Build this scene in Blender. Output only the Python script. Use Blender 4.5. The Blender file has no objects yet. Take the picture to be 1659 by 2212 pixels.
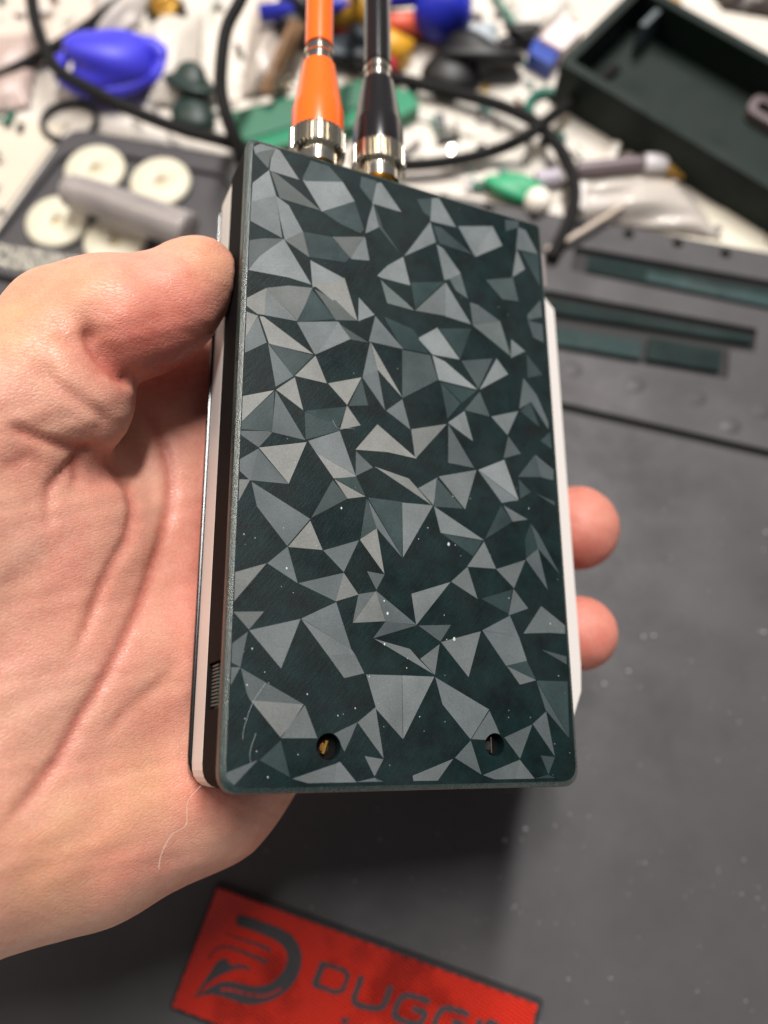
import bpy, bmesh, math, random
import numpy as np
from mathutils import Vector, Matrix
from mathutils.geometry import tessellate_polygon
random.seed(7)
R = math.radians
S = bpy.context.scene
COL = S.collection

# ---------------------------------------------------------------- camera
TILT, HGT, F = R(20), 0.270, 3300.0          # the phone is held 27 cm over the bench, looking steeply down
cd = bpy.data.cameras.new("camera"); cam = bpy.data.objects.new("camera", cd); COL.objects.link(cam); S.camera = cam
cam.location = (0, 0, HGT); cam.rotation_euler = (TILT, 0, 0)
cd.sensor_fit = 'VERTICAL'; cd.sensor_height = 24.0; cd.lens = 24.0 * F / 4032
cd.clip_start = 0.005; cd.clip_end = 20
cd.dof.use_dof = True; cd.dof.focus_distance = 0.160; cd.dof.aperture_fstop = cd.lens / 3.7

# ---------------------------------------------------------------- light: room glow and two ceiling lamps
W = bpy.data.worlds.new("World"); S.world = W; W.use_nodes = True
W.node_tree.nodes["Background"].inputs[0].default_value = (0.93, 0.96, 1.0, 1)
W.node_tree.nodes["Background"].inputs[1].default_value = 0.17
def area(name, loc, target, sx, sy, power, colr):
    l = bpy.data.lights.new(name, 'AREA'); l.shape = 'RECTANGLE'; l.size = sx; l.size_y = sy; l.energy = power; l.color = colr
    o = bpy.data.objects.new(name, l); COL.objects.link(o); o.location = loc
    o.rotation_euler = (Vector(target) - Vector(loc)).to_track_quat('-Z', 'Y').to_euler()
area("ceiling_tube_right", (0.11, 0.62, 1.35), (0, 0.06, 0), 0.09, 0.85, 35.0, (1.0, 0.96, 0.92))
area("ceiling_tube_left", (-0.88, 0.50, 1.18), (0, 0.06, 0), 0.07, 0.90, 8.0, (1.0, 0.84, 0.66))
S.view_settings.view_transform = 'Standard'; S.view_settings.look = 'None'
S.view_settings.exposure = 0.0; S.view_settings.gamma = 1.0; S.view_settings.use_curve_mapping = False

# ---------------------------------------------------------------- helpers
ca, sa = math.cos(TILT), math.sin(TILT)
def c2w(p):                                   # camera-axes millimetres (x right, y down, z away) -> world metres
    X, Y, Z = p
    return Vector((X, -Y*ca + Z*sa, -Y*sa - Z*ca)) * 0.001 + Vector((0, 0, HGT))
FD = F / 1.8228
def P(x, y, z=0.0):                           # point of the bench (height z) for a place measured on the photograph
    d = c2w(((x-829.5)/FD, (y-1106)/FD, 1.0)) - Vector((0, 0, HGT))
    return Vector((0, 0, HGT)) + d * ((z - HGT) / d.z)
def lin(c):
    return tuple(((v/255)/12.92 if v/255 <= .04045 else ((v/255+.055)/1.055)**2.4) for v in c) + (1,)

def mat(name, rgb, rough=.5, metal=0.0, spec=.5, bump=None, mottle=0.0, mscale=60, sss=0, trans=0, alpha=1, coat=0, speck=None):
    m = bpy.data.materials.new(name); m.use_nodes = True
    nt = m.node_tree; b = nt.nodes["Principled BSDF"]; L = nt.links
    b.inputs["Base Color"].default_value = lin(rgb)
    b.inputs["Roughness"].default_value = rough; b.inputs["Metallic"].default_value = metal
    b.inputs["Specular IOR Level"].default_value = spec
    b.inputs["Transmission Weight"].default_value = trans; b.inputs["Alpha"].default_value = alpha
    b.inputs["Coat Weight"].default_value = coat
    if sss:
        b.inputs["Subsurface Weight"].default_value = sss
        b.inputs["Subsurface Radius"].default_value = (1, .35, .2); b.inputs["Subsurface Scale"].default_value = .003
    tc = nt.nodes.new("ShaderNodeTexCoord")
    if mottle:
        n = nt.nodes.new("ShaderNodeTexNoise"); n.inputs["Scale"].default_value = mscale; n.inputs["Detail"].default_value = 6
        L.new(tc.outputs["Object"], n.inputs["Vector"])
        r = nt.nodes.new("ShaderNodeMapRange"); r.inputs[1].default_value = .3; r.inputs[2].default_value = .7
        r.inputs[3].default_value = 1-mottle; r.inputs[4].default_value = 1+mottle
        L.new(n.outputs["Fac"], r.inputs[0])
        mx = nt.nodes.new("ShaderNodeMix"); mx.data_type = 'RGBA'; mx.blend_type = 'MULTIPLY'; mx.inputs[0].default_value = 1
        mx.inputs[6].default_value = lin(rgb); L.new(r.outputs[0], mx.inputs[7]); L.new(mx.outputs[2], b.inputs["Base Color"])
    if bump:                                  # (scale, strength, distance)
        n2 = nt.nodes.new("ShaderNodeTexNoise"); n2.inputs["Scale"].default_value = bump[0]; n2.inputs["Detail"].default_value = 5
        L.new(tc.outputs["Object"], n2.inputs["Vector"])
        bp = nt.nodes.new("ShaderNodeBump"); bp.inputs["Strength"].default_value = bump[1]; bp.inputs["Distance"].default_value = bump[2]
        L.new(n2.outputs["Fac"], bp.inputs["Height"]); L.new(bp.outputs[0], b.inputs["Normal"])
    return m

def link(name, me, m, parent=None):
    o = bpy.data.objects.new(name, me); COL.objects.link(o)
    if m: me.materials.append(m)
    if parent: o.parent = parent
    return o
def obj(name, bm, m, parent=None, smooth=False, bevel=0, angle=None):
    me = bpy.data.meshes.new(name)
    bmesh.ops.recalc_face_normals(bm, faces=bm.faces)
    bm.to_mesh(me); bm.free()
    if smooth:
        me.polygons.foreach_set("use_smooth", [True]*len(me.polygons))
    o = link(name, me, m, parent)
    if angle is not None and smooth:
        try: me.set_sharp_from_angle(angle=R(angle))
        except Exception: pass
    if bevel:
        b = o.modifiers.new("bevel", 'BEVEL'); b.width = bevel; b.segments = 3; b.limit_method = 'ANGLE'; b.angle_limit = R(40)
        b.harden_normals = False
    return o
def tag(o, label=None, cat=None, group=None, kind=None):
    if label: o["label"] = label
    if cat: o["category"] = cat
    if group: o["group"] = group
    if kind: o["kind"] = kind
    return o
def thing(name, label, cat, loc=(0, 0, 0), group=None, rz=0):
    o = bpy.data.objects.new(name, None); COL.objects.link(o); o.location = loc; o.rotation_euler = (0, 0, rz)
    o.empty_display_size = .01
    return tag(o, label, cat, group)

def prism(outer, z0, z1, holes=(), bm=None, inset=0):
    """Solid between two heights from a 2-D outline with holes."""
    bm = bm or bmesh.new()
    loops = [[Vector((p[0], p[1], 0)) for p in outer]] + [[Vector((p[0], p[1], 0)) for p in h] for h in holes]
    tris = tessellate_polygon(loops)
    flat = [p for l in loops for p in l]
    lo = [bm.verts.new((p.x, p.y, z0)) for p in flat]; hi = [bm.verts.new((p.x, p.y, z1)) for p in flat]
    if not holes:
        bm.faces.new(hi); bm.faces.new(lo[::-1]); tris = []
    for a, b, c in tris:
        try: bm.faces.new((hi[a], hi[b], hi[c])); bm.faces.new((lo[c], lo[b], lo[a]))
        except ValueError: pass
    k = 0
    for l in loops:
        n = len(l)
        for i in range(n):
            a, b = k+i, k+(i+1) % n
            bm.faces.new((lo[a], lo[b], hi[b], hi[a]))
        k += n
    return bm
def box(bm, x0, x1, y0, y1, z0, z1):
    return prism([(x0, y0), (x1, y0), (x1, y1), (x0, y1)], z0, z1, bm=bm)
def rounded(pts, r, n=6):
    """Outline with its corners rounded; r one radius or one for each corner."""
    out = []; N_ = len(pts)
    for i, p in enumerate(pts):
        rr = r[i] if isinstance(r, (list, tuple)) else r
        p = Vector(p[:2]); a = (Vector(pts[i-1][:2])-p); b = (Vector(pts[(i+1) % N_][:2])-p)
        if rr <= 0: out.append(tuple(p)); continue
        la, lb = a.length, b.length; a.normalize(); b.normalize()
        d = min(rr / max(math.tan(a.angle(b)/2), .05), la*.48, lb*.48)
        for k in range(n+1):
            t = k/n; q = (p+a*d)*(1-t)**2 + p*2*t*(1-t) + (p+b*d)*t*t
            out.append(tuple(q))
    return out
def circle(cx, cy, r, n=24, ry=None):
    return [(cx+r*math.cos(2*math.pi*i/n), cy+(ry or r)*math.sin(2*math.pi*i/n)) for i in range(n)]
def spline(pts, n=10):
    pts = [Vector(p) for p in pts]; q = [pts[0]*2-pts[1]] + pts + [pts[-1]*2-pts[-2]]; out = []
    for i in range(1, len(q)-2):
        for k in range(n):
            t = k/n; a, b, c, d = q[i-1:i+3]
            out.append(.5*((2*b)+(c-a)*t+(2*a-5*b+4*c-d)*t*t+(3*b-a-3*c+d)*t**3))
    return out + [pts[-1]]
def tube(pts, r, seg=14, bm=None, cap=True):
    """Round tube along points; r a number or one per point."""
    bm = bm or bmesh.new(); rings = []; up = None
    for i, p in enumerate(pts):
        d = (pts[min(i+1, len(pts)-1)] - pts[max(i-1, 0)]).normalized()
        if up is None: up = d.orthogonal().normalized()
        up = (up - d*up.dot(d)).normalized(); s = d.cross(up)
        rr = r[i] if isinstance(r, (list, tuple)) else r
        rings.append([bm.verts.new(p + (up*math.cos(2*math.pi*k/seg)+s*math.sin(2*math.pi*k/seg))*rr) for k in range(seg)])
    for a, b in zip(rings, rings[1:]):
        for k in range(seg): bm.faces.new((a[k], a[(k+1) % seg], b[(k+1) % seg], b[k]))
    if cap: bm.faces.new(rings[0][::-1]); bm.faces.new(rings[-1])
    return bm
def lathe_y(prof, seg=48, bm=None, teeth=None):
    """Solid of revolution about local -y... profile (distance along +y, radius); teeth = (count, depth)."""
    bm = bm or bmesh.new(); rings = []
    for y, r in prof:
        ring = []
        for k in range(seg):
            rr = r
            if teeth and r > 0: rr = r - teeth[1]*(0 if (k % 4) else 1)
            ring.append(bm.verts.new((rr*math.cos(2*math.pi*k/seg), y, rr*math.sin(2*math.pi*k/seg))))
        rings.append(ring)
    for a, b in zip(rings, rings[1:]):
        for k in range(seg): bm.faces.new((a[k], a[(k+1) % seg], b[(k+1) % seg], b[k]))
    bm.faces.new(rings[0][::-1]); bm.faces.new(rings[-1])
    return bm

# ================================================================= THE CASE HELD IN THE HAND
AO = np.array((-27.64973338, -78.39449601, 176.82969024))
AU = np.array((0.90759832, 0.11181264, 0.40467669)); AV = np.array((0.00804684, 0.95907418, -0.28304056))
AN = np.cross(AU, AV)
def cdir(v): return (c2w(v) - c2w((0, 0, 0))).normalized()
MW = Matrix.Identity(4)
for i, ax in enumerate((cdir(AU), -cdir(AV), -cdir(AN))):
    for j in range(3): MW[j][i] = ax[j]
o_ = c2w(AO); MW[0][3], MW[1][3], MW[2][3] = o_
def L3(u, v, t): return Vector((u, -v, -t)) * .001          # case millimetres (right, down, into the case) -> local metres
def lxy(pts): return [(p[0]*.001, -p[1]*.001) for p in pts]

def plastic_printed(name, rgb, line_angle, line_scale, strength, rough=.42, speck=True, spec=.5, sheen_var=.12, broad=.12, bscale=55):
    """Printed plastic: fine diagonal extrusion lines, faint mottling, tiny specks of dust."""
    m = bpy.data.materials.new(name); m.use_nodes = True; nt = m.node_tree; b = nt.nodes["Principled BSDF"]; L = nt.links
    tc = nt.nodes.new("ShaderNodeTexCoord"); mp = nt.nodes.new("ShaderNodeMapping"); mp.inputs["Rotation"].default_value = (0, 0, line_angle)
    L.new(tc.outputs["Object"], mp.inputs["Vector"])
    sc_ = nt.nodes.new("ShaderNodeMapping"); sc_.inputs["Scale"].default_value = (1, .13, 1); L.new(mp.outputs[0], sc_.inputs["Vector"])
    wv = nt.nodes.new("ShaderNodeTexNoise"); wv.inputs["Scale"].default_value = line_scale*2.2; wv.inputs["Detail"].default_value = 3; wv.inputs["Roughness"].default_value = .6
    L.new(sc_.outputs[0], wv.inputs["Vector"])
    n = nt.nodes.new("ShaderNodeTexNoise"); n.inputs["Scale"].default_value = 2600; n.inputs["Detail"].default_value = 4; n.inputs["Roughness"].default_value = .7
    L.new(tc.outputs["Object"], n.inputs["Vector"])
    n2 = nt.nodes.new("ShaderNodeTexNoise"); n2.inputs["Scale"].default_value = bscale; n2.inputs["Detail"].default_value = 9; n2.inputs["Roughness"].default_value = .68
    L.new(tc.outputs["Object"], n2.inputs["Vector"])
    add = nt.nodes.new("ShaderNodeMath"); add.operation = 'MULTIPLY_ADD'; add.inputs[1].default_value = 1.3
    L.new(n.outputs["Fac"], add.inputs[0]); L.new(wv.outputs["Fac"], add.inputs[2])
    bp = nt.nodes.new("ShaderNodeBump"); bp.inputs["Strength"].default_value = strength; bp.inputs["Distance"].default_value = .00008
    L.new(add.outputs[0], bp.inputs["Height"]); L.new(bp.outputs[0], b.inputs["Normal"])
    # colour = base * (grain) * (broad mottling), plus sparse pale specks
    r1 = nt.nodes.new("ShaderNodeMapRange"); r1.inputs[1].default_value = .3; r1.inputs[2].default_value = .7
    r1.inputs[3].default_value = 1-sheen_var; r1.inputs[4].default_value = 1+sheen_var; L.new(n.outputs["Fac"], r1.inputs[0])
    r2 = nt.nodes.new("ShaderNodeMapRange"); r2.inputs[1].default_value = .3; r2.inputs[2].default_value = .7
    r2.inputs[3].default_value = 1-broad; r2.inputs[4].default_value = 1+broad; L.new(n2.outputs["Fac"], r2.inputs[0])
    mu = nt.nodes.new("ShaderNodeMath"); mu.operation = 'MULTIPLY'; L.new(r1.outputs[0], mu.inputs[0]); L.new(r2.outputs[0], mu.inputs[1])
    mx = nt.nodes.new("ShaderNodeMix"); mx.data_type = 'RGBA'; mx.blend_type = 'MULTIPLY'; mx.inputs[0].default_value = 1
    mx.inputs[6].default_value = lin(rgb); L.new(mu.outputs[0], mx.inputs[7])
    out = mx.outputs[2]
    if speck:
        vo = nt.nodes.new("ShaderNodeTexVoronoi"); vo.inputs["Scale"].default_value = 420; L.new(tc.outputs["Object"], vo.inputs["Vector"])
        gt = nt.nodes.new("ShaderNodeMath"); gt.operation = 'LESS_THAN'; gt.inputs[1].default_value = .055; L.new(vo.outputs["Distance"], gt.inputs[0])
        sp = nt.nodes.new("ShaderNodeSeparateColor"); L.new(vo.outputs["Color"], sp.inputs[0])
        g2 = nt.nodes.new("ShaderNodeMath"); g2.operation = 'GREATER_THAN'; g2.inputs[1].default_value = .72; L.new(sp.outputs[0], g2.inputs[0])
        m3 = nt.nodes.new("ShaderNodeMath"); m3.operation = 'MULTIPLY'; L.new(gt.outputs[0], m3.inputs[0]); L.new(g2.outputs[0], m3.inputs[1])
        m4 = nt.nodes.new("ShaderNodeMath"); m4.operation = 'MULTIPLY'; m4.inputs[1].default_value = .25; L.new(m3.outputs[0], m4.inputs[0])
        mx2 = nt.nodes.new("ShaderNodeMix"); mx2.data_type = 'RGBA'; L.new(m4.outputs[0], mx2.inputs[0]); L.new(out, mx2.inputs[6])
        mx2.inputs[7].default_value = lin((170, 190, 185)); out = mx2.outputs[2]
    L.new(out, b.inputs["Base Color"])
    n3 = nt.nodes.new("ShaderNodeTexNoise"); n3.inputs["Scale"].default_value = 38; n3.inputs["Detail"].default_value = 7; n3.inputs["Roughness"].default_value = .65
    L.new(tc.outputs["Object"], n3.inputs["Vector"])
    r3 = nt.nodes.new("ShaderNodeMapRange"); r3.inputs[1].default_value = .35; r3.inputs[2].default_value = .65      # handled, slightly greasy patches
    r3.inputs[3].default_value = max(rough-.13, .1); r3.inputs[4].default_value = rough+.10; L.new(n3.outputs["Fac"], r3.inputs[0]); L.new(r3.outputs[0], b.inputs["Roughness"])
    b.inputs["Specular IOR Level"].default_value = spec
    return m

case = thing("handheld_case", "dark green printed instrument case with a pattern of grey facets, held in the hand", "case")
case.matrix_world = MW
M_cover = plastic_printed("cover_teal_plastic", (6, 23, 24), R(38), 760, .5, rough=.50, spec=.26, broad=.75, bscale=170, sheen_var=.3)
M_edge = plastic_printed("cover_edge_plastic", (30, 47, 45), R(0), 700, 1.0, rough=.32, speck=False, spec=.9, sheen_var=.8, broad=.5, bscale=900)
M_body = mat("body_black_plastic", (12, 9, 9), .8, spec=.12, bump=(2500, .4, .00006), mottle=.25, mscale=1500)
M_white = mat("frame_white_plastic", (204, 198, 193), .38, bump=(900, .15, .00004))
M_glass = mat("front_black", (14, 14, 16), .18)
M_hole = mat("screw_well_black", (6, 7, 7), .6)
M_brass = mat("brass", (222, 178, 92), .34, metal=1, bump=(3000, .2, .00003))
M_bronze = mat("dark_bronze", (74, 54, 26), .4, metal=.7)  # darker metal for the screw body
M_steel = mat("nickel_steel", (218, 210, 196), .17, metal=1, bump=(2600, .15, .00003))

WC, HC = 72.26, 130.0
HOLES = [(18.5, 123.2, 2.35), (53.2, 122.9, 2.2)]
face = rounded([(0, 0), (WC, 0), (WC, HC), (0, HC)], [1.9, 1.2, 3.6, 4.0])
def ring_loft(loops_t, holes=None, bm=None):
    bm = bm or bmesh.new(); prev = None; first = None
    for loop, t in loops_t:
        vs = [bm.verts.new(L3(p[0], p[1], t)) for p in loop]
        if prev:
            n = len(vs)
            for i in range(n): bm.faces.new((prev[i], prev[(i+1) % n], vs[(i+1) % n], vs[i]))
        prev = vs; first = first or vs
    return bm, first, prev
def grow(loop, d):
    cx, cy = WC/2, HC/2; out = []
    for x, y in loop:
        out.append((cx + (x-cx)*(1+2*d/WC), cy + (y-cy)*(1+2*d/HC)))
    return out
# top face with its two screw wells
holes = [circle(x, y, r, 28) for x, y, r in HOLES]
loops = [[Vector((p[0], p[1], 0)) for p in face]] + [[Vector((p[0], p[1], 0)) for p in h] for h in holes]
bm = bmesh.new(); flat = [p for l in loops for p in l]; vs = [bm.verts.new(L3(p.x, p.y, 0)) for p in flat]
for a, b, c in tessellate_polygon(loops): bm.faces.new((vs[a], vs[b], vs[c]))
k = len(face)
for h in holes:                               # rim of each well
    n = len(h); ring = vs[k:k+n]; low = [bm.verts.new(L3(p[0], p[1], 3.2)) for p in h]
    for i in range(n): bm.faces.new((ring[i], ring[(i+1) % n], low[(i+1) % n], low[i]))
    k += n
cover = obj("cover", bm, M_cover, case)
bm, a, b = ring_loft([(face, 0.0), (grow(face, .35), .18), (grow(face, .85), .6), (grow(face, 1.02), 1.1), (grow(face, 1.05), 2.5), (grow(face, .4), 2.6)])
rim = obj("cover_rim", bm, M_edge, case, smooth=True, angle=25)
for x, y, r in HOLES:
    bm = bmesh.new()
    n = 28; up_ = [bm.verts.new(L3(p[0], p[1], 3.2)) for p in circle(x, y, r, n)]; dn = [bm.verts.new(L3(p[0], p[1], 6.5)) for p in circle(x, y, r*.96, n)]
    for i in range(n): bm.faces.new((up_[i], up_[(i+1) % n], dn[(i+1) % n], dn[i]))
    bm.faces.new(dn)
    w = obj("screw_well", bm, M_hole, case)
    bm = bmesh.new(); lay = [(r*.90, 4.0), (r*.86, 3.2), (r*.66, 2.7), (r*.30, 2.6)]; prev = None
    for rr, t in lay:
        vv = [bm.verts.new(L3(p[0], p[1], t)) for p in circle(x+.1, y+.1, rr, 24)]
        if prev:
            for i in range(24): bm.faces.new((prev[i], prev[(i+1) % 24], vv[(i+1) % 24], vv[i]))
        prev = vv
    bm.faces.new(prev)
    box_ = [(x-.7, y+1.1), (x-.2, y+1.25), (x+.55, y-1.0), (x+.1, y-1.15)] if x < 30 else [(x+.15, y-1.5), (x+.35, y-1.5), (x+.35, y+1.5), (x+.15, y+1.5)]
    obj("brass_screw", bm, M_bronze if x < 30 else M_hole, w, smooth=True, angle=35)
    bm = bmesh.new(); c0 = [L3(p[0], p[1], 1.7) for p in box_]; c1 = [L3(p[0], p[1], 2.6) for p in box_]
    va = [bm.verts.new(p) for p in c0]; vb = [bm.verts.new(p) for p in c1]
    bm.faces.new(va); [bm.faces.new((va[i], va[(i+1) % 4], vb[(i+1) % 4], vb[i])) for i in range(4)]
    obj("screw_glint", bm, M_brass if x < 30 else M_steel, w)  # raised bright bar stands in for a glint on the screw

# the facets: thin tilted plates standing on the cover, their sheen set as base colour
SHEEN_RGB = {0: (17, 33, 34), 1: (34, 48, 49), 2: (46, 57, 58), 3: (72, 78, 79), 4: (98, 102, 103), 5: (127, 129, 128)}
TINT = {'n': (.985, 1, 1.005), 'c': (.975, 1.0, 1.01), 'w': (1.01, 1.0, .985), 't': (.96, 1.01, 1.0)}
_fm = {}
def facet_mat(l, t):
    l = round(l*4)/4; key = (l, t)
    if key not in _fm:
        i = int(l); f = l-i; a = SHEEN_RGB[i]; b = SHEEN_RGB[min(i+1, 5)]
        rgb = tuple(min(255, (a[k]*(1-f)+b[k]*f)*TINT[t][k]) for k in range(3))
        _fm[key] = plastic_printed("facet_sheen_tone", rgb, R(38), 330 if l < 2 else 700, .35 if l < 3 else .12, rough=.52 if l > 2.5 else .46, spec=.3, sheen_var=.16, speck=l < 3, broad=.2 if l > 2 else .35, bscale=75)
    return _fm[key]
def clip_holes(pts):                          # facets stop at the screw wells
    out = []
    n = len(pts)
    dense = []
    for i in range(n):
        a, b = pts[i], pts[(i+1) % n]
        m_ = max(1, int(math.dist(a, b)/.4))
        dense += [(a[0]+(b[0]-a[0])*k/m_, a[1]+(b[1]-a[1])*k/m_) for k in range(m_)]
    hit = False
    for x, y in dense:
        for hx, hy, hr in HOLES:
            d = math.dist((x, y), (hx, hy))
            if d < hr+.06:
                hit = True; s = (hr+.06)/max(d, 1e-6); x, y = hx+(x-hx)*s, hy+(y-hy)*s
        out.append((x, y))
    return out if hit else pts
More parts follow.
